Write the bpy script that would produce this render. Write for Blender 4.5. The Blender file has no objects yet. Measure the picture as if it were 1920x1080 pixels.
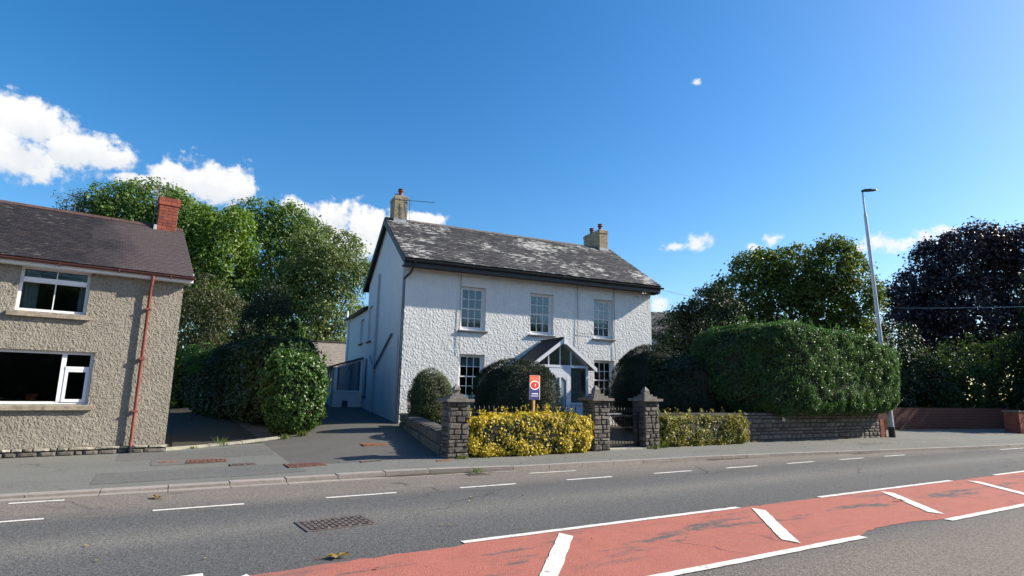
import bpy, math, random
import numpy as np
from mathutils import Matrix, Vector

R = math.radians
scene = bpy.context.scene
COL = scene.collection

# ------------------------------------------------------------------ camera
# World axes follow the road: x along it (to the right), y across it (towards the houses), z up from the road.
cam_d = bpy.data.cameras.new("camera")
cam_d.sensor_width = 36.0
cam_d.lens = 20.294
cam_d.clip_start = 0.1
cam_d.clip_end = 3000
cam = bpy.data.objects.new("camera", cam_d)
COL.objects.link(cam)
cam.matrix_world = Matrix(((0.860795, -0.105186, -0.497964, 0.0),
                           (-0.508709, -0.147537, -0.848203, 0.0),
                           (0.015751, 0.983447, -0.180508, 1.6),
                           (0, 0, 0, 1)))
scene.camera = cam

# ------------------------------------------------------------------ sun and sky
SUN_EL, SUN_AZ = 32.0, 19.0          # elevation; angle off the road axis towards the camera's side
to_sun = Vector((math.cos(R(SUN_AZ)) * math.cos(R(SUN_EL)), -math.sin(R(SUN_AZ)) * math.cos(R(SUN_EL)), math.sin(R(SUN_EL))))
sun_d = bpy.data.lights.new("sun", 'SUN')
sun_d.energy = 4.9
sun_d.angle = R(0.53)
sun_d.color = (1.0, 0.915, 0.77)
sun = bpy.data.objects.new("sun", sun_d)
COL.objects.link(sun)
sun.rotation_euler = to_sun.to_track_quat('Z', 'Y').to_euler()

world = bpy.data.worlds.new("World")
scene.world = world
world.use_nodes = True
wt = world.node_tree
for n in list(wt.nodes):
    wt.nodes.remove(n)
wout = wt.nodes.new('ShaderNodeOutputWorld')
wbg = wt.nodes.new('ShaderNodeBackground')
wt.links.new(wbg.outputs[0], wout.inputs[0])
sky = wt.nodes.new('ShaderNodeTexSky')
sky.sky_type = 'NISHITA'
sky.sun_disc = False
sky.sun_elevation = R(SUN_EL)
sky.sun_rotation = R(90 + SUN_AZ)
sky.altitude = 50
sky.air_density = 1.0
sky.dust_density = 0.7
sky.ozone_density = 2.2
SKY_STRENGTH = 0.108
wbg.inputs[1].default_value = SKY_STRENGTH


def wnode(t, **k):
    n = wt.nodes.new(t)
    for a, b in k.items():
        setattr(n, a, b)
    return n


def wmath(op, a, b=None, c=None):
    n = wnode('ShaderNodeMath', operation=op)
    for i, v in enumerate((a, b, c)):
        if v is None:
            continue
        if isinstance(v, (int, float)):
            n.inputs[i].default_value = v
        else:
            wt.links.new(v, n.inputs[i])
    return n.outputs[0]


def wdot(vec, c):
    n = wnode('ShaderNodeVectorMath', operation='DOT_PRODUCT')
    wt.links.new(vec, n.inputs[0])
    n.inputs[1].default_value = c
    return n.outputs['Value']


# cumulus: heaps of rounded puffs, each given by its direction and its width and height in radians
CLOUDS_BIG = 13
CLOUDS = [(-0.186, 0.924, 0.3341, 0.0521, 0.0417), (-0.204, 0.9331, 0.2962, 0.0755, 0.0412), (-0.1402, 0.9392, 0.3136, 0.0688, 0.0347),
          (-0.1047, 0.9436, 0.3141, 0.0521, 0.0238), (-0.016, 0.9527, 0.3034, 0.0671, 0.0355), (0.0295, 0.9514, 0.3065, 0.0648, 0.0421),
          (0.0665, 0.95, 0.305, 0.0314, 0.0289), (-0.065, 0.9537, 0.2936, 0.046, 0.0138), (0.1498, 0.9456, 0.2888, 0.0386, 0.0206),
          (0.2039, 0.9391, 0.2767, 0.0569, 0.035), (0.2634, 0.9275, 0.2653, 0.0714, 0.0446), (0.2244, 0.9429, 0.2463, 0.0972, 0.0442),
          (0.3479, 0.8919, 0.2891, 0.0499, 0.0145), 
          # small thin ones
          (0.6976, 0.7011, 0.1479, 0.0279, 0.0295), (0.7277, 0.6390, 0.2495, 0.0308, 0.0197), (0.7045, 0.6662, 0.2447, 0.0300, 0.0093), (0.7966, 0.5526, 0.2450, 0.0208, 0.0126), (0.7842, 0.5740, 0.2357, 0.0177, 0.0076), (0.8720, 0.4346, 0.2250, 0.0284, 0.0175), (0.8831, 0.4145, 0.2199, 0.0359, 0.0138), (0.8631, 0.4546, 0.2200, 0.0226, 0.0095), (0.8967, 0.3801, 0.2267, 0.0350, 0.0146), (0.9022, 0.3635, 0.2321, 0.0230, 0.0100), (0.8887, 0.3998, 0.2245, 0.0336, 0.0091), (0.6643, 0.5706, 0.4829, 0.0083, 0.0065),
          # the sky goes on behind the camera with the same scattered cumulus
          (-0.85, 0.40, 0.25, 0.16, 0.05), (-0.9, 0.1, 0.33, 0.12, 0.06), (-0.75, -0.5, 0.25, 0.18, 0.06), (-0.3, -0.88, 0.3, 0.2, 0.07),
          (0.1, -0.93, 0.25, 0.12, 0.05), (0.5, -0.8, 0.28, 0.16, 0.05), (0.93, -0.2, 0.2, 0.08, 0.03)]
tc = wnode('ShaderNodeTexCoord')
DIR = tc.outputs['Generated']
nz = wnode('ShaderNodeTexNoise')
nz.inputs['Scale'].default_value = 22
nz.inputs['Detail'].default_value = 7
nz.inputs['Roughness'].default_value = 0.58
wt.links.new(DIR, nz.inputs['Vector'])
field = None
shade = None
thin = None
for ci, (cx, cy, cz, rx, ry) in enumerate(CLOUDS):
    c = Vector((cx, cy, cz)).normalized()
    right = Vector((c.y, -c.x, 0)).normalized()
    up = right.cross(c).normalized()
    a = wdot(DIR, tuple(right / rx))
    b = wdot(DIR, tuple(up / ry))
    d2 = wmath('ADD', wmath('MULTIPLY', a, a), wmath('MULTIPLY', b, b))
    f = wmath('SUBTRACT', 1.0, wmath('SQRT', d2))
    side = wmath('GREATER_THAN', wdot(DIR, tuple(c)), 0.5)
    f = wmath('ADD', wmath('MULTIPLY', wmath('ADD', f, 8.0), side), -8.0)
    f = wmath('MAXIMUM', f, -3.0)
    if CLOUDS_BIG <= ci < CLOUDS_BIG + 12:
        thin = f if thin is None else wmath('MAXIMUM', thin, f)
        continue
    s = wmath('MULTIPLY_ADD', b, 0.28, 0.62)
    if field is None:
        field, shade = f, s
    else:
        g = wmath('GREATER_THAN', f, field)
        mixn = wnode('ShaderNodeMix', data_type='FLOAT')
        wt.links.new(g, mixn.inputs[0])
        wt.links.new(shade, mixn.inputs[2])
        wt.links.new(s, mixn.inputs[3])
        shade = mixn.outputs[0]
        field = wmath('MAXIMUM', field, f)
nz2 = wnode('ShaderNodeTexNoise')
nz2.inputs['Scale'].default_value = 75
nz2.inputs['Detail'].default_value = 6
nz2.inputs['Roughness'].default_value = 0.6
wt.links.new(DIR, nz2.inputs['Vector'])
puff = wmath('ADD', field, wmath('MULTIPLY', wmath('SUBTRACT', nz.outputs['Fac'], 0.5), 2.0))
puff = wmath('ADD', puff, wmath('MULTIPLY', wmath('SUBTRACT', nz2.outputs['Fac'], 0.5), 1.1))
mr = wnode('ShaderNodeMapRange', interpolation_type='SMOOTHSTEP')
mr.inputs['From Min'].default_value = -0.02
mr.inputs['From Max'].default_value = 0.5
wt.links.new(puff, mr.inputs['Value'])
thin = wmath('ADD', thin, wmath('MULTIPLY', wmath('SUBTRACT', nz2.outputs['Fac'], 0.5), 2.2))
mr2 = wnode('ShaderNodeMapRange', interpolation_type='SMOOTHSTEP')
mr2.inputs['From Min'].default_value = 0.05
mr2.inputs['From Max'].default_value = 0.95
mr2.inputs['To Max'].default_value = 0.85
wt.links.new(thin, mr2.inputs['Value'])
cover = wmath('MAXIMUM', mr.outputs[0], mr2.outputs[0])
shade = wmath('ADD', shade, mr2.outputs[0])
ramp = wnode('ShaderNodeValToRGB')
ramp.color_ramp.elements[0].position = 0.2
ramp.color_ramp.elements[0].color = (0.62, 0.70, 0.80, 1)
ramp.color_ramp.elements[1].position = 0.75
ramp.color_ramp.elements[1].color = (1, 1, 1, 1)
shn = wmath('ADD', shade, wmath('MULTIPLY', wmath('SUBTRACT', nz.outputs['Fac'], 0.5), 0.9))
wt.links.new(shn, ramp.inputs[0])
cl_gain = wnode('ShaderNodeVectorMath', operation='SCALE')
cl_gain.inputs['Scale'].default_value = 0.56 / SKY_STRENGTH
wt.links.new(ramp.outputs[0], cl_gain.inputs[0])
hsv = wnode('ShaderNodeHueSaturation')
hsv.inputs['Saturation'].default_value = 1.39
hsv.inputs['Value'].default_value = 1.0
wt.links.new(sky.outputs[0], hsv.inputs['Color'])
wmix = wnode('ShaderNodeMix', data_type='RGBA')
wt.links.new(cover, wmix.inputs[0])
wt.links.new(hsv.outputs[0], wmix.inputs[6])
wt.links.new(cl_gain.outputs[0], wmix.inputs[7])
wt.links.new(wmix.outputs[2], wbg.inputs[0])

scene.view_settings.view_transform = 'Standard'
scene.view_settings.look = 'None'
scene.view_settings.gamma = 1.0
scene.view_settings.exposure = 0.86
scene.view_settings.use_curve_mapping = False
scene.cycles.max_bounces = 6
scene.cycles.transparent_max_bounces = 10


# ------------------------------------------------------------------ helpers: noise, ground
def vnoise(x, y, seed=0):
    """smooth lattice noise in 0..1, vectorised"""
    xi = np.floor(x).astype(np.int64)
    yi = np.floor(y).astype(np.int64)
    fx, fy = x - xi, y - yi
    fx, fy = fx * fx * (3 - 2 * fx), fy * fy * (3 - 2 * fy)

    def h(a, b):
        n = (a * 374761393 + b * 668265263 + seed * 974711) & 0x7fffffff
        n = ((n ^ (n >> 13)) * 1274126177) & 0x7fffffff
        return ((n ^ (n >> 16)) & 0xffff) / 65535.0
    return (h(xi, yi) * (1 - fx) + h(xi + 1, yi) * fx) * (1 - fy) + (h(xi, yi + 1) * (1 - fx) + h(xi + 1, yi + 1) * fx) * fy


KERB_X = [-60, 4, 6, 12, 15, 20, 26, 34, 80]
KERB_Y = [10.95, 10.95, 10.9, 10.78, 10.58, 9.95, 9.35, 9.1, 9.1]


def kerb_y(x):
    return np.interp(x, KERB_X, KERB_Y)


def ground(x, y):
    x = np.asarray(x, float)
    y = np.asarray(y, float)
    yy = np.minimum(y, 62) - np.maximum(0, (np.minimum(y, 62) - 32) * 0.55)
    zl = .03 + .016 * (yy - 10.95)
    zr = .07 + .0547 * (yy - 10.8)
    zr = np.where(yy < 10.8, .07, zr)
    t = np.clip(x / 6.5, 0, 1)
    t = t * t * (3 - 2 * t)
    z = zl * (1 - t) + zr * t
    return np.where(y < kerb_y(x) - .01, 0.0, z)


def gz(x, y):
    return float(ground(x, y))


# ------------------------------------------------------------------ helpers: meshes
def link(o, parent=None, kind=None, mat=None):
    COL.objects.link(o)
    if parent is not None:
        o.parent = parent
    if kind:
        o['kind'] = kind
    return o


def tag(o, label, cat=None, group=None):
    o['label'] = label
    if cat:
        o['category'] = cat
    if group:
        o['group'] = group
    return o


def thing(name, label, cat, loc=(0, 0, 0), rotz=0.0, group=None):
    o = bpy.data.objects.new(name, None)
    o.empty_display_size = 0.2
    COL.objects.link(o)
    o.location = loc
    o.rotation_euler = (0, 0, rotz)
    return tag(o, label, cat, group)


class MB:
    """collects polygons and makes ONE mesh object of them"""

    def __init__(s):
        s.v, s.f, s.sm = [], [], []
        s.M = None

    def add(s, vs, fs, smooth=False):
        o = len(s.v)
        if s.M is not None:
            vs = [tuple(s.M @ Vector(p)) for p in vs]
        s.v.extend(tuple(map(float, p)) for p in vs)
        s.f.extend(tuple(int(i) + o for i in f) for f in fs)
        s.sm.extend([smooth] * len(fs))
        return s

    def box(s, x0, x1, y0, y1, z0, z1):
        vs = [(x0, y0, z0), (x1, y0, z0), (x1, y1, z0), (x0, y1, z0), (x0, y0, z1), (x1, y0, z1), (x1, y1, z1), (x0, y1, z1)]
        return s.add(vs, [(0, 3, 2, 1), (4, 5, 6, 7), (0, 1, 5, 4), (1, 2, 6, 5), (2, 3, 7, 6), (3, 0, 4, 7)])

    def hexa(s, b, t):
        return s.add(list(b) + list(t), [(0, 3, 2, 1), (4, 5, 6, 7), (0, 1, 5, 4), (1, 2, 6, 5), (2, 3, 7, 6), (3, 0, 4, 7)])

    def prism(s, poly, d0, d1, axis='y'):
        """polygon given in the two other axes, extruded along axis from d0 to d1"""
        n = len(poly)

        def p(q, d):
            return (q[0], d, q[1]) if axis == 'y' else ((d, q[0], q[1]) if axis == 'x' else (q[0], q[1], d))
        vs = [p(q, d0) for q in poly] + [p(q, d1) for q in poly]
        fs = [tuple(range(n))[::-1], tuple(range(n, 2 * n))] + [(i, (i + 1) % n, n + (i + 1) % n, n + i) for i in range(n)]
        return s.add(vs, fs)

    def bar(s, a, b, w, h=None, up=(0, 0, 1)):
        """square bar between two points"""
        a, b = Vector(a), Vector(b)
        h = h or w
        d = (b - a).normalized()
        u = Vector(up)
        if abs(d.dot(u)) > .98:
            u = Vector((1, 0, 0))
        r = d.cross(u).normalized() * (w / 2)
        q = r.cross(d).normalized() * (h / 2)
        return s.hexa([a - r - q, a + r - q, a + r + q, a - r + q], [b - r - q, b + r - q, b + r + q, b - r + q])

    def tube(s, pts, rad, n=10, caps=True):
        pts = [Vector(p) for p in pts]
        rad = rad if isinstance(rad, (list, tuple)) else [rad] * len(pts)
        vs, fs = [], []
        pu = None
        for i, p in enumerate(pts):
            d = (pts[min(i + 1, len(pts) - 1)] - pts[max(i - 1, 0)]).normalized()
            if pu is None:
                pu = Vector((0, 0, 1)) if abs(d.z) < .9 else Vector((1, 0, 0))
            r = d.cross(pu).normalized()
            q = r.cross(d).normalized()
            pu = q
            for k in range(n):
                t = 2 * math.pi * k / n
                vs.append(p + (r * math.cos(t) + q * math.sin(t)) * rad[i])
        for i in range(len(pts) - 1):
            for k in range(n):
                fs.append((i * n + k, i * n + (k + 1) % n, (i + 1) * n + (k + 1) % n, (i + 1) * n + k))
        s.add(vs, fs, True)
        if caps:
            s.add(vs[:n], [tuple(range(n))[::-1]])
            s.add(vs[-n:], [tuple(range(n))])
        return s

    def lathe(s, prof, n=16, c=(0, 0, 0)):
        vs = [(c[0] + r * math.cos(2 * math.pi * k / n), c[1] + r * math.sin(2 * math.pi * k / n), c[2] + z) for r, z in prof for k in range(n)]
        fs = [(i * n + k, i * n + (k + 1) % n, (i + 1) * n + (k + 1) % n, (i + 1) * n + k) for i in range(len(prof) - 1) for k in range(n)]
        s.add(vs, fs, True)
        return s

    def mesh(s, name, mat=None):
        m = bpy.data.meshes.new(name)
        m.from_pydata(s.v, [], s.f)
        if mat:
            m.materials.append(mat)
        m.polygons.foreach_set('use_smooth', s.sm)
        m.update()
        return m

    def build(s, name, mat, parent=None, kind=None):
        return link(bpy.data.objects.new(name, s.mesh(name, mat)), parent, kind)


def arr_mesh(name, V, F, mat=None, smooth=False):
    """mesh from numpy arrays: V (n,3), F (m,3 or 4)"""
    m = bpy.data.meshes.new(name)
    V = np.ascontiguousarray(V, np.float32)
    F = np.ascontiguousarray(F, np.int32)
    k = F.shape[1]
    m.vertices.add(len(V))
    m.vertices.foreach_set('co', V.ravel())
    m.loops.add(F.size)
    m.loops.foreach_set('vertex_index', F.ravel())
    m.polygons.add(len(F))
    m.polygons.foreach_set('loop_start', np.arange(0, F.size, k, dtype=np.int32))
    m.polygons.foreach_set('use_smooth', np.full(len(F), smooth, dtype=bool))
    m.update(calc_edges=True)
    if mat:
        m.materials.append(mat)
    return m


def grid_mesh(name, xs, ys, zf, mat, smooth=True, mask=None):
    X, Y = np.meshgrid(xs, ys)
    V = np.stack([X, Y, zf(X, Y)], -1).reshape(-1, 3)
    nx, ny = len(xs), len(ys)
    i = np.arange(nx * ny).reshape(ny, nx)
    F = np.stack([i[:-1, :-1], i[:-1, 1:], i[1:, 1:], i[1:, :-1]], -1).reshape(-1, 4)
    if mask is not None:
        F = F[mask(.5 * (X[:-1, :-1] + X[1:, 1:]), .5 * (Y[:-1, :-1] + Y[1:, 1:])).ravel()]
    return arr_mesh(name, V, F, mat, smooth)


# ------------------------------------------------------------------ helpers: materials
def nt_new(name):
    m = bpy.data.materials.new(name)
    m.use_nodes = True
    t = m.node_tree
    return m, t, t.nodes['Principled BSDF']


def N(t, ty, **k):
    n = t.nodes.new(ty)
    for a, b in k.items():
        if a in n.bl_rna.properties.keys() and a not in ('inputs',):
            setattr(n, a, b)
        else:
            n.inputs[a.replace('_', ' ')].default_value = b
    return n


def ramp_node(t, cols):
    r = t.nodes.new('ShaderNodeValToRGB')
    e = r.color_ramp.elements
    e.remove(e[1])
    e[0].position = cols[0][0]
    e[0].color = (*cols[0][1], 1)
    for p, c in cols[1:]:
        e.new(p).color = (*c, 1)
    return r


def coords(t, kind='Object', scale=None):
    c = t.nodes.new('ShaderNodeTexCoord')
    out = c.outputs[kind]
    if scale:
        mp = t.nodes.new('ShaderNodeMapping')
        mp.inputs['Scale'].default_value = scale
        t.links.new(out, mp.inputs[0])
        out = mp.outputs[0]
    return out


def mixc(t, fac, a, b, mode='MIX'):
    m = t.nodes.new('ShaderNodeMix')
    m.data_type = 'RGBA'
    m.blend_type = mode
    for sock, v in ((m.inputs[0], fac), (m.inputs[6], a), (m.inputs[7], b)):
        if isinstance(v, (int, float)):
            sock.default_value = v
        elif isinstance(v, tuple):
            sock.default_value = (*v, 1)
        else:
            t.links.new(v, sock)
    return m.outputs[2]


def noise(t, vec, scale, detail=4, rough=.55):
    n = t.nodes.new('ShaderNodeTexNoise')
    n.inputs['Scale'].default_value = scale
    n.inputs['Detail'].default_value = detail
    n.inputs['Roughness'].default_value = rough
    t.links.new(vec, n.inputs['Vector'])
    return n.outputs['Fac']


def mrange(t, v, a, b, c=0.0, d=1.0):
    n = t.nodes.new('ShaderNodeMapRange')
    for k, q in (('From Min', a), ('From Max', b), ('To Min', c), ('To Max', d)):
        n.inputs[k].default_value = q
    t.links.new(v, n.inputs['Value'])
    return n.outputs[0]


def bump(t, bs, h, strength, dist):
    b = t.nodes.new('ShaderNodeBump')
    b.inputs['Strength'].default_value = strength
    b.inputs['Distance'].default_value = dist
    t.links.new(h, b.inputs['Height'])
    t.links.new(b.outputs[0], bs.inputs['Normal'])


def simple(name, col, rough=.6, metal=0.0, spec=.5, vary=.0, vscale=6.0, bmp=0.0, bscale=60.0):
    m, t, b = nt_new(name)
    b.inputs['Roughness'].default_value = rough
    b.inputs['Metallic'].default_value = metal
    b.inputs['Specular IOR Level'].default_value = spec
    v = coords(t)
    if vary:
        n = noise(t, v, vscale, 5, .6)
        lo = tuple(c * (1 - vary) for c in col)
        hi = tuple(min(1, c * (1 + vary)) for c in col)
        r = ramp_node(t, [(.3, lo), (.7, hi)])
        t.links.new(n, r.inputs[0])
        t.links.new(r.outputs[0], b.inputs['Base Color'])
    else:
        b.inputs['Base Color'].default_value = (*col, 1)
    if bmp:
        bump(t, b, noise(t, v, bscale, 4, .6), bmp, .02)
    return m


def pieces(name, cols, rough=.8, src='object', dirt=.35, dscale=9.0, bmp=.3, bscale=30.0):
    """material of stones, bricks or slates: each piece its own tone"""
    m, t, b = nt_new(name)
    b.inputs['Roughness'].default_value = rough
    b.inputs['Specular IOR Level'].default_value = .3
    if src == 'object':
        rnd = t.nodes.new('ShaderNodeObjectInfo').outputs['Random']
    else:
        rnd = t.nodes.new('ShaderNodeNewGeometry').outputs['Random Per Island']
    r = ramp_node(t, cols)
    t.links.new(rnd, r.inputs[0])
    geo = t.nodes.new('ShaderNodeNewGeometry').outputs['Position']
    n = noise(t, geo, dscale, 6, .65)
    c = mixc(t, mrange(t, n, .35, .7, 0, dirt), r.outputs[0], tuple(.4 * x for x in cols[0][1]))
    t.links.new(c, b.inputs['Base Color'])
    if bmp:
        bump(t, b, noise(t, geo, bscale, 5, .6), bmp, .02)
    return m


def leaf_mat(name, cols, trans=.3, rough=.5, gloss=.4, patch=.9):
    m, t, b = nt_new(name)
    b.inputs['Roughness'].default_value = rough
    b.inputs['Specular IOR Level'].default_value = gloss
    geo = t.nodes.new('ShaderNodeNewGeometry')
    n = noise(t, geo.outputs['Position'], patch, 3, .5)
    mix = t.nodes.new('ShaderNodeMath')
    mix.operation = 'MULTIPLY_ADD'
    t.links.new(geo.outputs['Random Per Island'], mix.inputs[0])
    mix.inputs[1].default_value = .6
    s = mrange(t, n, .25, .75, 0, .4)
    t.links.new(s, mix.inputs[2])
    r = ramp_node(t, cols)
    t.links.new(mix.outputs[0], r.inputs[0])
    t.links.new(r.outputs[0], b.inputs['Base Color'])
    tr = t.nodes.new('ShaderNodeBsdfTranslucent')
    h = t.nodes.new('ShaderNodeHueSaturation')
    h.inputs['Saturation'].default_value = 1.15
    h.inputs['Value'].default_value = 1.5
    t.links.new(r.outputs[0], h.inputs['Color'])
    t.links.new(h.outputs[0], tr.inputs[0])
    ms = t.nodes.new('ShaderNodeMixShader')
    ms.inputs[0].default_value = trans
    t.links.new(b.outputs[0], ms.inputs[1])
    t.links.new(tr.outputs[0], ms.inputs[2])
    t.links.new(ms.outputs[0], t.nodes['Material Output'].inputs[0])
    return m


def glass_mat(name, tint=(.8, .86, .9), refl=.10, rough=.01):
    m, t, b = nt_new(name)
    t.nodes.remove(b)
    lw = t.nodes.new('ShaderNodeFresnel')
    lw.inputs['IOR'].default_value = 1.5
    ad = t.nodes.new('ShaderNodeMath')
    ad.operation = 'ADD'
    ad.use_clamp = True
    ad.inputs[1].default_value = refl
    t.links.new(lw.outputs[0], ad.inputs[0])
    g = t.nodes.new('ShaderNodeBsdfGlossy')
    g.inputs['Roughness'].default_value = rough
    tr = t.nodes.new('ShaderNodeBsdfTransparent')
    tr.inputs[0].default_value = (*tint, 1)
    ms = t.nodes.new('ShaderNodeMixShader')
    t.links.new(ad.outputs[0], ms.inputs[0])
    t.links.new(tr.outputs[0], ms.inputs[1])
    t.links.new(g.outputs[0], ms.inputs[2])
    t.links.new(ms.outputs[0], t.nodes['Material Output'].inputs[0])
    # old hand-made glass is never quite flat
    bp = t.nodes.new('ShaderNodeBump')
    bp.inputs['Strength'].default_value = .05
    bp.inputs['Distance'].default_value = .02
    t.links.new(noise(t, coords(t), 5, 2), bp.inputs['Height'])
    t.links.new(bp.outputs[0], g.inputs['Normal'])
    return m


def cracks(t, v, c, dark, scale, width):
    wn = t.nodes.new('ShaderNodeTexNoise')
    wn.inputs['Scale'].default_value = 1.6
    wn.inputs['Detail'].default_value = 5
    t.links.new(v, wn.inputs['Vector'])
    ad = t.nodes.new('ShaderNodeVectorMath')
    ad.operation = 'MULTIPLY_ADD'
    t.links.new(wn.outputs['Color'], ad.inputs[0])
    ad.inputs[1].default_value = (.9, .9, 0)
    t.links.new(v, ad.inputs[2])
    vo = t.nodes.new('ShaderNodeTexVoronoi')
    vo.feature = 'DISTANCE_TO_EDGE'
    vo.inputs['Scale'].default_value = scale
    t.links.new(ad.outputs[0], vo.inputs['Vector'])
    k = mrange(t, vo.outputs['Distance'], 0, width, 1, 0)
    g = mrange(t, noise(t, v, .35, 2), .5, .62, 0, .75)
    m = t.nodes.new('ShaderNodeMath')
    m.operation = 'MULTIPLY'
    t.links.new(k, m.inputs[0])
    t.links.new(g, m.inputs[1])
    return mixc(t, m.outputs[0], c, dark)


def asphalt_mat(name, base, track=None, grain=.35, patch=.12, bmp=.35, warm=None):
    """asphalt: aggregate speckle, mottling and, for the road, dusty and polished bands along the lanes"""
    m, t, b = nt_new(name)
    b.inputs['Roughness'].default_value = .85
    b.inputs['Specular IOR Level'].default_value = .25
    v = coords(t)
    c = None
    if track:
        sep = t.nodes.new('ShaderNodeSeparateXYZ')
        t.links.new(v, sep.inputs[0])
        wob = noise(t, coords(t, 'Object', (.12, .8, 1)), 1.0, 4, .6)
        yy = t.nodes.new('ShaderNodeMath')
        yy.operation = 'MULTIPLY_ADD'
        t.links.new(wob, yy.inputs[0])
        yy.inputs[1].default_value = .5
        t.links.new(sep.outputs[1], yy.inputs[2])
        r = ramp_node(t, [(max(0, min(1, (p + .25 + 8) / 24)), q) for p, q in track])
        t.links.new(mrange(t, yy.outputs[0], -8, 16), r.inputs[0])
        c = r.outputs[0]
    else:
        c = base
    n1 = noise(t, coords(t, 'Object', (.35, 1, 1)), 1.1, 5, .6)
    c = mixc(t, mrange(t, n1, .3, .7, 0, patch * 2), c, tuple(.6 * x for x in base))
    vor = t.nodes.new('ShaderNodeTexVoronoi')
    vor.inputs['Scale'].default_value = 70
    t.links.new(v, vor.inputs['Vector'])
    sepc = t.nodes.new('ShaderNodeSeparateColor')
    t.links.new(vor.outputs['Color'], sepc.inputs[0])
    g1 = mrange(t, sepc.outputs[0], 0, 1, 1 - grain, 1 + grain)
    n2 = noise(t, v, 28, 3, .7)
    g2 = mrange(t, n2, .3, .7, 1 - grain * .6, 1 + grain * .6)
    mul = t.nodes.new('ShaderNodeMath')
    mul.operation = 'MULTIPLY'
    t.links.new(g1, mul.inputs[0])
    t.links.new(g2, mul.inputs[1])
    cc = t.nodes.new('ShaderNodeCombineColor')
    for i in range(3):
        t.links.new(mul.outputs[0], cc.inputs[i])
    c = mixc(t, 1.0, c, cc.outputs[0], 'MULTIPLY')
    c = cracks(t, v, c, (.035, .033, .032), .30, .007)
    t.links.new(c, b.inputs['Base Color'])
    bump(t, b, vor.outputs['Distance'], bmp, .01)
    return m


# ------------------------------------------------------------------ materials
M = {}
GREY = (.13, .127, .122)
WARM = (.190, .152, .126)
M['road'] = asphalt_mat('road_asphalt', GREY, track=[(-7, WARM), (3.6, (.175, .145, .124)), (4.05, (.145, .130, .116)), (4.3, (.095, .094, .092)), (5.8, (.090, .089, .088)),
                                                     (6.5, (.100, .099, .097)), (7.1, (.112, .110, .106)), (7.75, (.158, .152, .138)), (8.4, (.112, .110, .107)), (9.0, (.100, .099, .097)),
                                                     (9.35, (.135, .126, .116)), (9.9, (.185, .162, .142)), (11.0, (.195, .168, .146))], grain=.42, patch=.16)
M['pavement'] = asphalt_mat('pavement_asphalt', (.168, .170, .156), grain=.22, patch=.2, bmp=.25)
M['drive'] = asphalt_mat('drive_asphalt', (.112, .108, .100), grain=.25, patch=.2, bmp=.25)
M['lane'] = asphalt_mat('shaded_lane_surface', (.050, .046, .036), grain=.25, patch=.2, bmp=.3)  # lane tarmac, base darkened to stand in for the hedge and house shade
M['patch'] = asphalt_mat('patch_asphalt', (.140, .139, .132), grain=.25, patch=.2, bmp=.25)
M['patchlight'] = asphalt_mat('patch_asphalt_light', (.16, .15, .138), grain=.2, patch=.2, bmp=.25)


def red_mat():
    m, t, b = nt_new('red_surfacing')
    b.inputs['Roughness'].default_value = .9
    b.inputs['Specular IOR Level'].default_value = .2
    v = coords(t)
    red = mixc(t, noise(t, v, 3, 5, .6), (.33, .112, .084), (.44, .158, .120))
    vor = t.nodes.new('ShaderNodeTexVoronoi')
    vor.inputs['Scale'].default_value = 75
    t.links.new(v, vor.inputs['Vector'])
    sp = t.nodes.new('ShaderNodeSeparateColor')
    t.links.new(vor.outputs['Color'], sp.inputs[0])
    red = mixc(t, mrange(t, sp.outputs[0], .78, 1, 0, .45), red, (.13, .055, .05))
    # worn through to the asphalt in streaks along the wheel paths
    w1 = noise(t, coords(t, 'Object', (.55, 2.4, 1)), 1.0, 6, .68)
    w2 = noise(t, coords(t, 'Object', (1.2, 3.0, 1)), 6.0, 4, .7)
    sep = t.nodes.new('ShaderNodeSeparateXYZ')
    t.links.new(v, sep.inputs[0])
    band = ramp_node(t, [(0, (.0, .0, .0)), (.25, (.3, .3, .3)), (.5, (1, 1, 1)), (.72, (.95, .95, .95)), (.95, (.25, .25, .25))])
    t.links.new(mrange(t, sep.outputs[1], 4.1, 6.0), band.inputs[0])
    a = t.nodes.new('ShaderNodeMath')
    a.operation = 'MULTIPLY_ADD'
    t.links.new(w2, a.inputs[0])
    a.inputs[1].default_value = .28
    t.links.new(w1, a.inputs[2])
    wear = t.nodes.new('ShaderNodeMath')
    wear.operation = 'MULTIPLY'
    t.links.new(mrange(t, a.outputs[0], .68, .76), wear.inputs[0])
    t.links.new(band.outputs[0], wear.inputs[1])
    c = mixc(t, wear.outputs[0], red, (.105, .098, .095))
    c = cracks(t, v, c, (.07, .045, .04), .45, .008)
    t.links.new(c, b.inputs['Base Color'])
    bump(t, b, vor.outputs['Distance'], .35, .01)
    return m


M['red'] = red_mat()


def paint_mat():
    m, t, b = nt_new('road_paint')
    b.inputs['Roughness'].default_value = .7
    v = coords(t)
    n = noise(t, v, 9, 6, .7)
    n2 = noise(t, v, 45, 3, .7)
    a = t.nodes.new('ShaderNodeMath')
    a.operation = 'MULTIPLY_ADD'
    t.links.new(n2, a.inputs[0])
    a.inputs[1].default_value = .5
    t.links.new(n, a.inputs[2])
    c = mixc(t, mrange(t, a.outputs[0], .80, .98), (.68, .66, .60), (.20, .17, .15))
    t.links.new(c, b.inputs['Base Color'])
    bump(t, b, n2, .2, .01)
    return m


M['paint'] = paint_mat()
M['kerb'] = pieces('kerb_stone', [(0, (.29, .255, .23)), (.5, (.35, .305, .275)), (1, (.31, .275, .245))], dirt=.3, bmp=.3)
M['soil'] = simple('soil', (.05, .045, .028), .95, vary=.5, vscale=2.2, bmp=.8, bscale=12)
M['concrete'] = simple('concrete', (.36, .34, .27), .9, vary=.3, vscale=5, bmp=.5, bscale=25)


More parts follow.
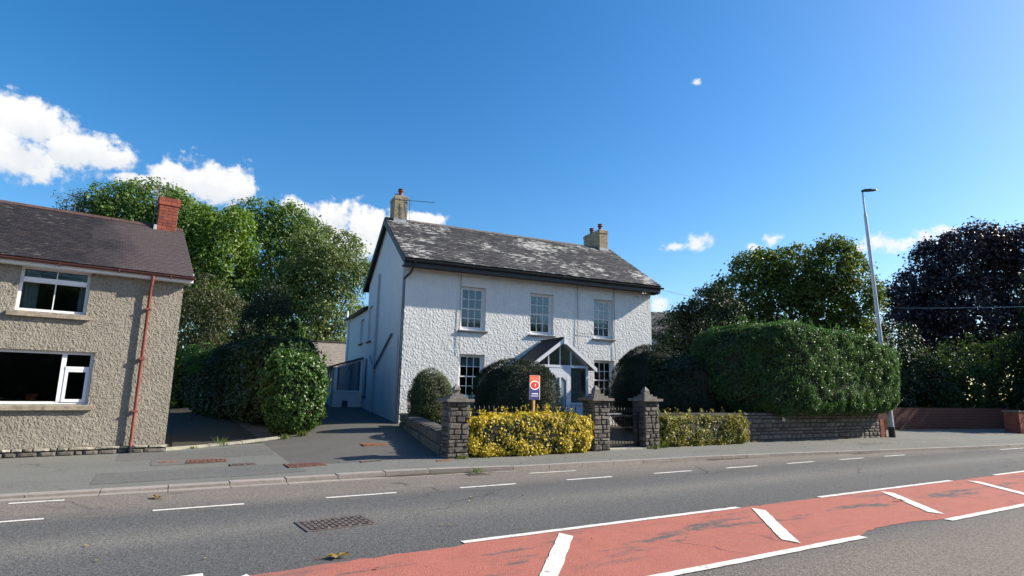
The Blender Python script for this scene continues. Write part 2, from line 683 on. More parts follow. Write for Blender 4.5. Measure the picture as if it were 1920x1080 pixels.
def render_mat(name, c1, c2, stain, vs=2.2):
    m, t, b = nt_new(name)
    b.inputs['Roughness'].default_value = .9
    b.inputs['Specular IOR Level'].default_value = .2
    v = coords(t)
    n = noise(t, v, vs, 6, .6)
    n2 = noise(t, coords(t, 'Object', (3.5, 3.5, .35)), 1.2, 5, .65)
    c = mixc(t, mrange(t, n, .3, .7), c1, c2)
    c = mixc(t, mrange(t, n2, .52, .78, 0, .35), c, stain)
    t.links.new(c, b.inputs['Base Color'])
    bump(t, b, noise(t, v, 45, 4, .65), .35, .02)
    return m


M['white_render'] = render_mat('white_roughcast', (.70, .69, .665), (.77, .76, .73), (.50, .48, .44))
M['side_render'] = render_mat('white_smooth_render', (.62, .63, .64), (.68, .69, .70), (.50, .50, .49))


def dash_mat():
    m, t, b = nt_new('grey_pebbledash')
    b.inputs['Roughness'].default_value = .95
    b.inputs['Specular IOR Level'].default_value = .15
    v = coords(t)
    c = mixc(t, mrange(t, noise(t, v, 1.6, 5, .6), .3, .7), (.250, .226, .186), (.322, .294, .244))
    vor = t.nodes.new('ShaderNodeTexVoronoi')
    vor.inputs['Scale'].default_value = 32
    t.links.new(v, vor.inputs['Vector'])
    sp = t.nodes.new('ShaderNodeSeparateColor')
    t.links.new(vor.outputs['Color'], sp.inputs[0])
    c = mixc(t, mrange(t, sp.outputs[1], .55, 1, 0, .6), c, (.15, .13, .10))
    c = mixc(t, mrange(t, noise(t, coords(t, 'Object', (3, 3, .3)), 1, 5, .65), .55, .8, 0, .5), c, (.17, .16, .12))
    t.links.new(c, b.inputs['Base Color'])
    bump(t, b, vor.outputs['Distance'], .5, .02)
    return m


M['pebbledash'] = dash_mat()


def slate_mat(name, cols, lichen, amount, lscale, band=None):
    m, t, b = nt_new(name)
    b.inputs['Roughness'].default_value = .68
    b.inputs['Specular IOR Level'].default_value = .35
    rnd = t.nodes.new('ShaderNodeNewGeometry').outputs['Random Per Island']
    r = ramp_node(t, cols)
    t.links.new(rnd, r.inputs[0])
    v = coords(t)
    n = noise(t, coords(t, 'Object', (.6, 1.3, 2.2)), lscale, 6, .68)
    big = noise(t, v, .55, 2, .5)
    a = t.nodes.new('ShaderNodeMath')
    a.operation = 'MULTIPLY_ADD'
    t.links.new(big, a.inputs[0])
    a.inputs[1].default_value = .75
    t.links.new(n, a.inputs[2])
    rr = t.nodes.new('ShaderNodeMath')
    rr.operation = 'MULTIPLY_ADD'
    t.links.new(rnd, rr.inputs[0])
    rr.inputs[1].default_value = .12
    t.links.new(a.outputs[0], rr.inputs[2])
    mask = mrange(t, rr.outputs[0], amount, amount + .09, 0, .8)
    c = mixc(t, mask, r.outputs[0], lichen)
    n3 = noise(t, v, 14, 5, .7)
    c = mixc(t, mrange(t, n3, .45, .75, 0, .5), c, tuple(.45 * x for x in cols[0][1]))
    t.links.new(c, b.inputs['Base Color'])
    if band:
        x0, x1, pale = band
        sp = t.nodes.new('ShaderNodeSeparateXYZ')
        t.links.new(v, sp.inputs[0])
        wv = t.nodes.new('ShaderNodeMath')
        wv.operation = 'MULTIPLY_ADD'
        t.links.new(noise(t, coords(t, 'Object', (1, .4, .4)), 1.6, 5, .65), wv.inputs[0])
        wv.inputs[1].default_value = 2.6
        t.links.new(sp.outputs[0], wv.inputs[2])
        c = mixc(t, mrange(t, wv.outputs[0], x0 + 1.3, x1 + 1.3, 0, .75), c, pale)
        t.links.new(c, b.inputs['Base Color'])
    bump(t, b, noise(t, v, 30, 5, .6), .3, .02)
    return m


M['slate_white_house'] = slate_mat('lichened_slate', [(0, (.040, .038, .040)), (.4, (.068, .064, .062)), (.75, (.100, .092, .086)), (1, (.058, .055, .058))], (.64, .62, .57), 1.0, 6.5)
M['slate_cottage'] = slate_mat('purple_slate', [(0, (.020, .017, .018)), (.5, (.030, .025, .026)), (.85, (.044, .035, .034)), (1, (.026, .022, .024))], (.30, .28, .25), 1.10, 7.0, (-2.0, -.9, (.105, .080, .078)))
M['slate_shed'] = slate_mat('brown_slate', [(0, (.24, .205, .17)), (.5, (.33, .28, .23)), (1, (.28, .24, .20))], (.40, .37, .30), 1.05, 4.0)
M['slate_porch'] = slate_mat('dark_slate', [(0, (.030, .029, .032)), (.5, (.045, .043, .046)), (1, (.036, .035, .040))], (.2, .2, .18), 1.3, 5.0)
M['deck'] = simple('roof_deck', (.035, .033, .033), .9)
M['black'] = simple('black_paint', (.018, .018, .020), .45)
M['bargegrey'] = simple('grey_board', (.045, .052, .058), .5, vary=.2)
M['white'] = simple('white_paint', (.80, .80, .80), .4, vary=.04, vscale=3)
M['upvc'] = simple('white_upvc', (.82, .82, .84), .3)
M['greyframe'] = simple('bluish_white_paint', (.74, .76, .81), .45)
M['pipe'] = simple('grey_pipe', (.40, .42, .46), .5)
M['darkpipe'] = simple('dark_grey_pipe', (.16, .17, .18), .55, vary=.3, vscale=8)
M['brownpipe'] = simple('red_brown_pipe', (.23, .062, .050), .5, vary=.25, vscale=6)
M['gutterbrown'] = simple('maroon_gutter', (.085, .026, .024), .5, vary=.25, vscale=6)
M['cable'] = simple('black_cable', (.02, .02, .022), .6)
M['lead'] = simple('lead_flashing', (.42, .43, .44), .45, vary=.2, vscale=9)
M['sill'] = simple('slate_sill', (.060, .060, .064), .6, vary=.3, vscale=9)
M['stonesill'] = simple('stone_sill', (.30, .25, .19), .9, vary=.35, vscale=7, bmp=.4, bscale=30)
M['buffbrick'] = pieces('buff_brick', [(0, (.38, .29, .19)), (.4, (.48, .38, .25)), (.8, (.55, .45, .31)), (1, (.30, .23, .16))], dirt=.35, dscale=5)
M['redbrick'] = pieces('red_brick', [(0, (.26, .066, .040)), (.5, (.36, .098, .058)), (1, (.20, .052, .036))], dirt=.5, dscale=7)
M['mortar'] = simple('mortar', (.22, .19, .16), .95, vary=.2, vscale=12)
M['buffmortar'] = simple('buff_mortar', (.17, .135, .09), .95, vary=.2, vscale=12)
M['darkmortar'] = simple('dark_mortar', (.085, .080, .072), .95, vary=.3, vscale=12, bmp=.6, bscale=30)
M['stone'] = pieces('grey_rubble_stone', [(0, (.085, .076, .066)), (.3, (.14, .125, .105)), (.6, (.19, .17, .145)), (.85, (.115, .105, .095)), (1, (.23, .205, .17))], dirt=.5, dscale=14, bmp=.9, bscale=24)
M['wallstone'] = pieces('dark_wall_stone', [(0, (.10, .09, .08)), (.5, (.16, .145, .125)), (1, (.20, .18, .15))], dirt=.5, dscale=12, bmp=.8, bscale=24)
M['palestone'] = pieces('pale_rubble', [(0, (.40, .36, .28)), (.5, (.50, .46, .38)), (1, (.16, .14, .11))], dirt=.6, dscale=10, bmp=.9, bscale=20)
M['cap'] = simple('cap_slate', (.16, .145, .13), .8, vary=.35, vscale=9, bmp=.4, bscale=25)
M['clay'] = simple('clay_pot', (.17, .050, .036), .7, vary=.35, vscale=6)
M['terracotta'] = simple('terracotta', (.36, .085, .045), .7, vary=.15)
M['ridge'] = simple('ridge_tile', (.12, .10, .09), .8, vary=.4, vscale=7, bmp=.3, bscale=25)
M['ridgered'] = simple('red_ridge_tile', (.075, .040, .035), .8, vary=.35, vscale=5, bmp=.3, bscale=25)
M['glass'] = glass_mat('window_glass', refl=.035)
M['glasslight'] = glass_mat('porch_glass', (.80, .85, .9), refl=.20)
M['frosted'] = simple('frosted_glass', (.26, .32, .38), .25, spec=.6)
M['curtain'] = simple('net_curtain', (.55, .55, .52), .9, vary=.15, vscale=9)
M['greencurtain'] = simple('pale_green_curtain', (.42, .45, .36), .9, vary=.15, vscale=9)
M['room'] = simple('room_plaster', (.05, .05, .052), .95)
M['iron'] = simple('black_iron', (.012, .012, .015), .45)
M['wood'] = simple('post_wood', (.42, .24, .10), .7, vary=.2, vscale=8)
M['bark'] = simple('bark', (.085, .068, .05), .95, vary=.4, vscale=6, bmp=.8, bscale=18)
M['steel'] = simple('galvanised_steel', (.46, .49, .52), .42, metal=.35, vary=.12, vscale=3)
M['darksteel'] = simple('lamp_housing', (.06, .065, .07), .4)
M['rustiron'] = simple('rusty_iron', (.16, .075, .050), .75, vary=.5, vscale=14, bmp=.5, bscale=60)
M['orangeiron'] = simple('orange_rusty_iron', (.27, .115, .055), .8, vary=.35, vscale=14, bmp=.5, bscale=60)
M['castiron'] = simple('worn_cast_iron', (.125, .100, .088), .55, vary=.35, vscale=14)
M['castpit'] = simple('cast_iron_pit', (.045, .036, .032), .8, vary=.35, vscale=14)
M['signred'] = simple('sign_orange_red', (.78, .075, .022), .4)
M['signdark'] = simple('sign_dark_red', (.50, .015, .012), .4)
M['signblue'] = simple('sign_navy', (.012, .014, .16), .4)
M['signwhite'] = simple('sign_white', (.82, .80, .78), .4)
M['signtext'] = simple('sign_pale_red', (.80, .30, .24), .5)
M['plate'] = simple('hydrant_plate', (.50, .48, .38), .5, vary=.15, vscale=20)
M['platetext'] = simple('hydrant_black', (.03, .03, .03), .5)

G = (.035, .075, .014)
M['leaf_mid'] = leaf_mat('leaf_mid_green', [(0, (0.053, 0.105, 0.021)), (.45, (0.101, 0.172, 0.037)), (.8, (0.162, 0.241, 0.057)), (1, (0.239, 0.293, 0.084))])
M['leaf_bright'] = leaf_mat('leaf_bright_green', [(0, (0.067, 0.124, 0.018)), (.5, (0.124, 0.205, 0.031)), (.85, (0.179, 0.267, 0.047)), (1, (0.268, 0.320, 0.071))])
M['leaf_olive'] = leaf_mat('leaf_olive_green', [(0, (0.067, 0.108, 0.031)), (.5, (0.136, 0.185, 0.058)), (.85, (0.215, 0.251, 0.086)), (1, (0.295, 0.305, 0.131))])
M['leaf_brown'] = leaf_mat('leaf_brownish', [(0, (0.040, 0.054, 0.020)), (.5, (0.069, 0.083, 0.032)), (.8, (0.105, 0.102, 0.043)), (1, (0.148, 0.129, 0.054))])
M['leaf_grey'] = leaf_mat('leaf_grey_green', [(0, (0.052, 0.076, 0.048)), (.6, (0.105, 0.134, 0.084)), (1, (0.157, 0.185, 0.126))])
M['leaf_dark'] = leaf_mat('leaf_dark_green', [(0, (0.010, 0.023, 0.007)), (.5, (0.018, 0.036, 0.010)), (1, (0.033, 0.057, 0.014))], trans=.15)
M['leaf_yew'] = leaf_mat('leaf_yew', [(0, (0.009, 0.019, 0.007)), (.5, (0.015, 0.031, 0.010)), (1, (0.027, 0.048, 0.015))], trans=.1, rough=.6)
M['leaf_hedge'] = leaf_mat('leaf_hedge_glossy', [(0, (0.038, 0.084, 0.023)), (.5, (0.064, 0.129, 0.034)), (.85, (0.098, 0.172, 0.049)), (1, (.20, .26, .10))], trans=.34, rough=.45, gloss=.5)
M['leaf_ivy'] = leaf_mat('leaf_ivy', [(0, (0.036, 0.081, 0.015)), (.5, (0.067, 0.137, 0.025)), (.9, (0.112, 0.201, 0.040)), (1, (0.149, 0.245, 0.057))], trans=.25, rough=.4, gloss=.5)
M['leaf_hedgedark'] = leaf_mat('leaf_lane_hedge', [(0, (.014, .032, .008)), (.5, (.026, .052, .012)), (.9, (.045, .080, .018)), (1, (.07, .11, .03))], trans=.18, rough=.45)
M['leaf_shrub'] = leaf_mat('leaf_roadside_shrub', [(0, (.022, .045, .010)), (.5, (.042, .075, .016)), (.9, (.075, .115, .028)), (1, (.13, .16, .045))], trans=.25)
M['leaf_topiary'] = leaf_mat('leaf_topiary', [(0, (0.035, 0.057, 0.018)), (.5, (0.068, 0.097, 0.031)), (1, (0.132, 0.154, 0.055))], trans=.15)
M['leaf_gold'] = leaf_mat('leaf_golden_variegated', [(0, (0.043, 0.071, 0.013)), (.2, (0.076, 0.104, 0.019)), (.34, (0.475, 0.380, 0.043)), (.7, (0.665, 0.513, 0.057)), (1, (0.741, 0.627, 0.152))], trans=.2, patch=2.2)
M['leaf_goldgreen'] = leaf_mat('leaf_golden_green', [(0, (0.074, 0.104, 0.023)), (.4, (0.185, 0.185, 0.036)), (.8, (0.369, 0.307, 0.044)), (1, (0.676, 0.491, 0.074))], trans=.2, patch=1.6)
M['leaf_maple'] = leaf_mat('leaf_maple', [(0, (0.041, 0.072, 0.014)), (.6, (0.075, 0.117, 0.023)), (.9, (0.187, 0.186, 0.031)), (1, (0.405, 0.286, 0.043))], trans=.35, patch=.5)
M['leaf_purple'] = leaf_mat('leaf_copper_beech', [(0, (.018, .012, .018)), (.5, (.030, .020, .028)), (.85, (.050, .032, .036)), (1, (.050, .055, .028))], trans=.15, rough=.42, gloss=.5, patch=.4)
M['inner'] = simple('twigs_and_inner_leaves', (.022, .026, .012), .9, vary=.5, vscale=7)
M['leaf_fern'] = leaf_mat('leaf_ash_sapling', [(0, (.05, .14, .02)), (.5, (.08, .20, .03)), (1, (.13, .26, .05))], trans=.4)
M['leaf_fallen'] = leaf_mat('leaf_fallen', [(0, (.10, .06, .02)), (.5, (.22, .14, .03)), (.8, (.36, .28, .05)), (1, (.30, .32, .06))], trans=.1)
M['grass'] = leaf_mat('grass_blade', [(0, (.07, .10, .02)), (1, (.16, .20, .05))], trans=.3)


# ------------------------------------------------------------------ helpers: foliage
def unit(v):
    return v / np.maximum(np.linalg.norm(v, axis=1, keepdims=True), 1e-9)


def leaf_quads(P, Nrm, size, rng, asp=.55, spread=.75, fold=.12, jitter=.35):
    """one folded diamond leaf at each point, roughly facing Nrm"""
    n = len(P)
    nn = unit(Nrm + rng.normal(0, spread, (n, 3)))
    a = unit(np.cross(nn, rng.normal(0, 1, (n, 3))))
    b = np.cross(nn, a)
    L = (size * (1 + rng.uniform(-jitter, jitter, n)))[:, None]
    W = L * asp
    V = np.empty((n, 4, 3))
    V[:, 0] = P - a * L * .5
    V[:, 1] = P + b * W * .5 + nn * L * fold
    V[:, 2] = P + a * L * .5
    V[:, 3] = P - b * W * .5 + nn * L * fold
    F = np.arange(4 * n).reshape(n, 4)
    return V.reshape(-1, 3), F


def leaf_object(name, P, Nrm, size, rng, mat, parent, **k):
    V, F = leaf_quads(P, Nrm, size, rng, **k)
    return link(bpy.data.objects.new(name, arr_mesh(name, V, F, mat)), parent)


def crown_points(blobs, nclump, clump_r, per, rng, inner=.25, floor=-.55, flat=.65):
    B = np.array([b if len(b) == 6 else (*b[:3], b[3], b[3], b[3]) for b in blobs], float)
    C, Rr = B[:, :3], B[:, 3:]
    w = (Rr ** 2).mean(1)
    w /= w.sum()
    pts, dirs = [], []
    while len(pts) < nclump:
        i = rng.choice(len(B), p=w)
        d = rng.normal(0, 1, 3)
        d /= np.linalg.norm(d)
        if d[2] < floor:
            continue
        deep = rng.random() < inner
        r = rng.uniform(.3, .75) if deep else rng.uniform(.8, 1.04)
        p = C[i] + d * Rr[i] * r
        q = np.linalg.norm((p - C) / Rr, axis=1)
        if not deep and q.min() < .72:
            continue
        pts.append(p)
        dirs.append(d)
    pts, dirs = np.array(pts), np.array(dirs)
    sz = clump_r * rng.uniform(.6, 1.35, len(pts))
    k = rng.poisson(per, len(pts)) + 2
    idx = np.repeat(np.arange(len(pts)), k)
    off = rng.normal(0, 1, (len(idx), 3)) * sz[idx][:, None] * .55
    dd = dirs[idx]
    off -= dd * (off * dd).sum(1, keepdims=True) * (1 - flat)
    off[:, 2] -= .25 * np.abs(off[:, 2])
    P = pts[idx] + off
    nrm = unit(off * .7 / np.maximum(sz[idx][:, None], .01) + dd * .7 + np.array([.2, 0, .7]))
    return P, nrm, pts


def make_tree(name, label, cat, base, blobs, mat, seed, nclump=300, clump_r=.55, per=55, leaf=.2, trunk_r=.25, limbs=7, group=None, asp=.6, inner=.25, floor=-.55, spread=.6, trunk_mat=None):
    rng = np.random.default_rng(seed)
    bz = gz(base[0], base[1]) - .1
    t = thing(name, label, cat, (base[0], base[1], bz), 0, group)
    o = np.array([base[0], base[1], bz])
    P, nrm, cl = crown_points(blobs, nclump, clump_r, per, rng, inner, floor)
    leaf_object('crown', P - o, nrm, leaf, rng, M[mat], t, asp=asp, spread=spread)
    mb = MB()
    bl = sorted(blobs, key=lambda b: -b[3])
    top = max(b[2] for b in blobs) - bz
    cen = np.mean([b[:3] for b in bl[:4]], axis=0) - o
    fork = (cen[0] * .25, cen[1] * .25, max(.4, cen[2] * .45))
    mb.tube([(0, 0, 0), (fork[0] * .4, fork[1] * .4, fork[2] * .5), fork, tuple(cen)], [trunk_r * 1.25, trunk_r, trunk_r * .8, trunk_r * .3], 9)
    for b in bl[:limbs]:
        e = np.array(b[:3]) - o
        mid = (np.array(fork) * .55 + e * .45) + rng.normal(0, .15 * b[3], 3)
        mb.tube([fork, tuple(mid), tuple(e)], [trunk_r * .5, trunk_r * .3, trunk_r * .12], 6)
        for j in range(3):
            c = cl[rng.integers(len(cl))] - o
            if np.linalg.norm(c - e) < b[3] * 1.6:
                mb.tube([tuple(mid * .3 + e * .7), tuple((e + c) * .5 + rng.normal(0, .1, 3)), tuple(c)], [trunk_r * .16, trunk_r * .10, trunk_r * .04], 5)
    mb.build('trunk', M[trunk_mat or 'bark'], t)
    return t


def superell(n, rng, half, e, zmin=-1.0):
    """points and outward normals on a rounded box (superellipsoid of power e)"""
    hx, hy, hz = half
    ar = np.array([hy * hz, hy * hz, hx * hz, hx * hz, hx * hy, hx * hy])
    f = rng.choice(6, n, p=ar / ar.sum())
    q = rng.uniform(-1, 1, (n, 3))
    ax = f // 2
    q[np.arange(n), ax] = np.where(f % 2, 1.0, -1.0)
    q /= (np.abs(q) ** e).sum(1, keepdims=True) ** (1 / e)
    keep = q[:, 2] > zmin
    q = q[keep]
    nrm = unit(np.sign(q) * np.abs(q) ** (e - 1) / np.array(half))
    return q * np.array(half), nrm


def lump3(P, sc, seed):
    return (vnoise(P[:, 0] * sc + P[:, 2] * sc * .7, P[:, 1] * sc + P[:, 2] * sc * .6, seed) + vnoise(P[:, 2] * sc + 31.7, (P[:, 0] - P[:, 1]) * sc, seed + 5)) - 1.0


def make_hedge(name, label, cat, loc, half, e, mat, seed, density=500, leaf=.08, lump=.12, lsc=.9, depth=.10, rotz=0.0, group=None, asp=.6, spread=.65, shape=None, core=.86, tufts=0, taper=0.0, part='foliage', zmin=-.98, clump=4.5, gap=.16):
    """clipped plant: leaves through an outer shell over dense inner growth; loc is the centre of its base"""
    rng = np.random.default_rng(seed)
    t = thing(name, label, cat, loc, rotz, group)
    hx, hy, hz = half
    area = 8 * (hx * hy + hx * hz + hy * hz)

    def form(P, nrm):
        P = P + nrm * (lump3(P, lsc, seed)[:, None] * lump + lump3(P, lsc * 3.2, seed + 9)[:, None] * lump * .35)
        if taper:
            s = 1 - taper * (P[:, 2] / hz * .5 + .5)
            P[:, 0] *= s
            P[:, 1] *= s
        if shape is not None:
            P = shape(P)
        P[:, 2] += hz
        return P
    P, nrm = superell(int(area * density), rng, half, e, zmin)
    P = form(P, nrm)
    cl = vnoise((P[:, 0] + P[:, 1] * .6) * clump, (P[:, 2] + P[:, 1] * .5) * clump, seed + 3) * .65 + vnoise((P[:, 0] - P[:, 1]) * clump * 2.1, (P[:, 2] - P[:, 0] * .3) * clump * 2.1, seed + 4) * .35
    keep = rng.random(len(P)) < np.clip((cl - .25) * 3.2, gap, 1)
    P, nrm, cl = P[keep], nrm[keep], cl[keep]
    P = P + nrm * ((cl - .5) * depth * 1.6)[:, None]
    P = P - nrm * (np.abs(rng.normal(0, 1, len(P))) * depth)[:, None] + rng.normal(0, .02, P.shape)
    leaf_object(part, P, nrm + np.array([0, 0, .25]), leaf, rng, M[mat], t, asp=asp, spread=spread)
    if tufts:
        # loose shoots standing out of the clipped face
        k, nk = superell(tufts, rng, half, e, -.2)
        k = form(k, nk)
        idx = np.repeat(np.arange(len(k)), 12)
        s = rng.uniform(0, 1, len(idx))
        up = unit(nk[idx] * .6 + np.array([0, 0, .9]) + rng.normal(0, .12, (len(idx), 3)))
        Q = k[idx] + up * (s * leaf * 3.2)[:, None] + rng.normal(0, leaf * .35, (len(idx), 3))
        leaf_object('shoots', Q, up, leaf * .95, rng, M[mat], t, asp=asp, spread=.9)['kind'] = 'stuff'
    # inner growth: a closed lumpy body well inside the leaves
    nu, nv = 40, 22
    th = np.linspace(-math.pi, math.pi, nu, endpoint=False)
    ph = np.linspace(-math.pi / 2 + .02, math.pi / 2 - .02, nv)
    T, Ph = np.meshgrid(th, ph)
    D = np.stack([np.cos(Ph) * np.cos(T), np.cos(Ph) * np.sin(T), np.sin(Ph)], -1).reshape(-1, 3)
    D /= (np.abs(D) ** e).sum(1, keepdims=True) ** (1 / e)
    nn = unit(np.sign(D) * np.abs(D) ** (e - 1) / np.array(half))
    Pc = form(D * np.array(half), nn)
    mid = np.array([0, 0, hz])
    inset = np.maximum(np.minimum(np.array(half) * (1 - core), .25), .03)
    Pc = mid + (Pc - mid) * (1 - inset / np.array(half))
    i = np.arange(nu * nv).reshape(nv, nu)
    F = np.stack([i[:-1], np.roll(i, -1, 1)[:-1], np.roll(i, -1, 1)[1:], i[1:]], -1).reshape(-1, 4)
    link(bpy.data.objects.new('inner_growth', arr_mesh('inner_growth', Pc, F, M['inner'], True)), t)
    return t


# ------------------------------------------------------------------ helpers: masonry, slates, windows
def piece_mesh(name, mat, seed, chamfer=.18, jit=.05):
    """unit block (0..1) with a proud, uneven, chamfered front (towards -y): 16 verts"""
    rng = random.Random(seed)
    j = lambda: rng.uniform(-jit, jit)
    c = chamfer
    back = [(0, 1, 0), (1, 1, 0), (1, 1, 1), (0, 1, 1)]
    mid = [(0 + j() * .4, .3, 0 + j() * .4), (1 + j() * .4, .3, j() * .4), (1 + j() * .4, .3, 1 + j() * .4), (j() * .4, .3, 1 + j() * .4)]
    fr = [(c + j(), j() * 1.5, c + j()), (1 - c + j(), j() * 1.5, c + j()), (1 - c + j(), j() * 1.5, 1 - c + j()), (c + j(), j() * 1.5, 1 - c + j())]
    mb = MB()
    vs = back + mid + fr
    fs = [(8, 9, 10, 11)]
    for k in range(4):
        n = (k + 1) % 4
        fs.append((4 + k, 4 + n, 8 + n, 8 + k))
        fs.append((k, n, 4 + n, 4 + k))
    fs.append((3, 2, 1, 0))
    mb.add(vs, fs)
    return mb.mesh(name, mat)


STONES = [piece_mesh('stone', M['stone'], i, .13, .10) for i in range(12)]
WALLSTONES = [piece_mesh('stone', M['wallstone'], 50 + i) for i in range(10)]
PALESTONES = [piece_mesh('stone', M['palestone'], 80 + i, .2, .14) for i in range(6)]


def unit_box(name, mat):
    return MB().box(0, 1, 0, 1, 0, 1).mesh(name, mat)


BRICK_RED = unit_box('brick', M['redbrick'])
BRICK_BUFF = unit_box('brick', M['buffbrick'])
KERBSTONE = unit_box('kerb_stone', M['kerb'])


def put(name, mesh, parent, loc, scale=(1, 1, 1), rotz=0.0):
    o = bpy.data.objects.new(name, mesh)
    COL.objects.link(o)
    o.parent = parent
    o.location = loc
    o.scale = scale
    o.rotation_euler = (0, 0, rotz)
    return o


def rubble_face(parent, meshes, p0, ang, length, z0, z1, seed, ch=(.07, .13), ln=(.16, .36), depth=.09, joint=.012, cut=None):
    """random coursed stones on a vertical face starting at p0 and running along ang; the face looks to the right-hand side (-y when ang is 0)"""
    rng = random.Random(seed)
    z = z0
    c, s = math.cos(ang), math.sin(ang)
    n = 0
    while z < z1 - .03:
        h = min(rng.uniform(*ch), z1 - z)
        if z1 - (z + h) < .04:
            h = z1 - z
        x = 0.0
        while x < length - .02:
            w = min(rng.uniform(*ln), length - x)
            if length - (x + w) < .08:
                w = length - x
            if cut is None or cut(x, x + w, z, z + h):
                put('stone', rng.choice(meshes), parent, (p0[0] + c * (x + joint / 2) + s * .0, p0[1] + s * (x + joint / 2), z + joint / 2), (w - joint, depth, h - joint), ang)
                n += 1
            x += w
        z += h
    return n


def brick_ring(parent, mesh, x0, x1, y0, y1, z0, z1, ch=.075, bl=.22, joint=.010, th=.1, proud=0.0):
    """courses of bricks round a rectangular stack"""
    k = 0
    z = z0
    while z < z1 - .02:
        h = min(ch, z1 - z)
        runs = [((x0, y0), (1, 0), x1 - x0), ((x0, y1 - th), (1, 0), x1 - x0)]
        off = (bl / 2 if k % 2 else 0)
        for (px, py), d, L in runs:
            x = -off
            while x < L - .01:
                a, b = max(0, x), min(L, x + bl)
                if b - a > .03:
                    put('brick', mesh, parent, (px + a + joint / 2, py, z + joint / 2), (b - a - joint, th, h - joint))
                x += bl
        for px in (x0, x1 - th):
            L = y1 - y0 - 2 * th
            y = -(bl / 2 - off)
            while y < L - .01:
                a, b = max(0, y), min(L, y + bl)
                if b - a > .03:
                    put('brick', mesh, parent, (px, y0 + th + a + joint / 2, z + joint / 2), (th, b - a - joint, h - joint))
                y += bl
        z += h
        k += 1


def slates(mb, P0, ex, es, nrm, Lx, Ls, w=.25, g=.17, th=.008, seed=0, jit=.012, skip=None):
    rng = random.Random(seed)
    P0, ex, es, nrm = Vector(P0), Vector(ex), Vector(es), Vector(nrm)
    nr = int(math.ceil(Ls / g))
    for i in range(nr):
        s0 = i * g
        s1 = min(s0 + g * 1.9, Ls)
        x = -w * (.5 if i % 2 else 0.0)
        while x < Lx - .005:
            a, b = max(0, x + .003), min(Lx, x + w - .003)
            x += w
            if b - a < .02 or (skip and skip((a + b) / 2, s0 + g / 2)):
                continue
            l0 = th * 2.1 + rng.uniform(0, .006)
            d = rng.uniform(-jit, jit)
            r = rng.uniform(-jit, jit) * .5
            q = [P0 + ex * a + es * (s0 + d + r) + nrm * l0, P0 + ex * b + es * (s0 + d - r) + nrm * l0,
                 P0 + ex * b + es * s1 + nrm * (th * .4), P0 + ex * a + es * s1 + nrm * (th * .4)]
            lo = [p - nrm * th for p in q]
            mb.add(lo + q, [(4, 5, 6, 7), (0, 1, 5, 4), (1, 2, 6, 5), (3, 0, 4, 7)])


def relief_wall(mb, x0, x1, z0, z1, holes, cell, amp, sc, seed, y=0.0):
    """rendered wall face in the plane y, modelled relief, rectangular holes left open"""
    def cuts(lo, hi, marks):
        m = sorted({lo, hi, *[q for q in marks if lo < q < hi]})
        out = []
        for a, b in zip(m[:-1], m[1:]):
            n = max(1, int(round((b - a) / cell)))
            out += list(np.linspace(a, b, n, endpoint=False))
        return np.array(out + [hi])
    xs = cuts(x0, x1, [h[0] for h in holes] + [h[1] for h in holes])
    zs = cuts(z0, z1, [h[2] for h in holes] + [h[3] for h in holes])
    X, Z = np.meshgrid(xs, zs)
    n = vnoise(X * sc, Z * sc * .85, seed) * .62 + vnoise(X * sc * 2.1 + 9, Z * sc * 1.9, seed + 1) * .38
    n = np.clip((n - .32) * 2.4, 0, 1)
    n = n + .12 * vnoise(X * sc * .3, Z * sc * .3, seed + 2)
    Y = y - amp * n
    V = np.stack([X, Y, Z], -1).reshape(-1, 3)
    i = np.arange(X.size).reshape(X.shape)
    F = np.stack([i[:-1, :-1], i[:-1, 1:], i[1:, 1:], i[1:, :-1]], -1).reshape(-1, 4)
    cx = .5 * (X[:-1, :-1] + X[1:, 1:]).ravel()
    cz = .5 * (Z[:-1, :-1] + Z[1:, 1:]).ravel()
    keep = np.ones(len(F), bool)
    for a, b, c, d in holes:
        keep &= ~((cx > a) & (cx < b) & (cz > c) & (cz < d))
    return V, F[keep]


def wall_body(mb, x0, x1, z0, z1, holes, t, face=True, y=0.0):
    """wall slab from y to y+t with holes and their reveals; face=False leaves the outer face to a relief mesh"""
    xs = sorted({x0, x1, *[h[0] for h in holes], *[h[1] for h in holes]})
    zs = sorted({z0, z1, *[h[2] for h in holes], *[h[3] for h in holes]})
    for a, b in zip(xs[:-1], xs[1:]):
        for c, d in zip(zs[:-1], zs[1:]):
            if any(a >= h[0] - 1e-6 and b <= h[1] + 1e-6 and c >= h[2] - 1e-6 and d <= h[3] + 1e-6 for h in holes):
                continue
            if face:
                mb.add([(a, y, c), (b, y, c), (b, y, d), (a, y, d)], [(0, 1, 2, 3)])
            mb.add([(a, y + t, c), (b, y + t, c), (b, y + t, d), (a, y + t, d)], [(3, 2, 1, 0)])
    f = y - (.03 if not face else 0)
    f = y
    for a, b, c, d in holes:
        mb.add([(a, f, c), (a, y + t, c), (a, y + t, d), (a, f, d)], [(0, 1, 2, 3)])
        mb.add([(b, f, c), (b, y + t, c), (b, y + t, d), (b, f, d)], [(3, 2, 1, 0)])
        mb.add([(a, f, c), (b, f, c), (b, y + t, c), (a, y + t, c)], [(0, 1, 2, 3)])
        mb.add([(a, f, d), (b, f, d), (b, y + t, d), (a, y + t, d)], [(3, 2, 1, 0)])
    for xx in (x0, x1):
        mb.add([(xx, y, z0), (xx, y + t, z0), (xx, y + t, z1), (xx, y, z1)], [(0, 1, 2, 3)])
    mb.add([(x0, y, z1), (x1, y, z1), (x1, y + t, z1), (x0, y + t, z1)], [(0, 1, 2, 3)])


PANE = MB().box(0, 1, 0, 1, 0, 1).mesh('pane', M['glass'])
PANE_LIGHT = MB().box(0, 1, 0, 1, 0, 1).mesh('pane', M['glasslight'])


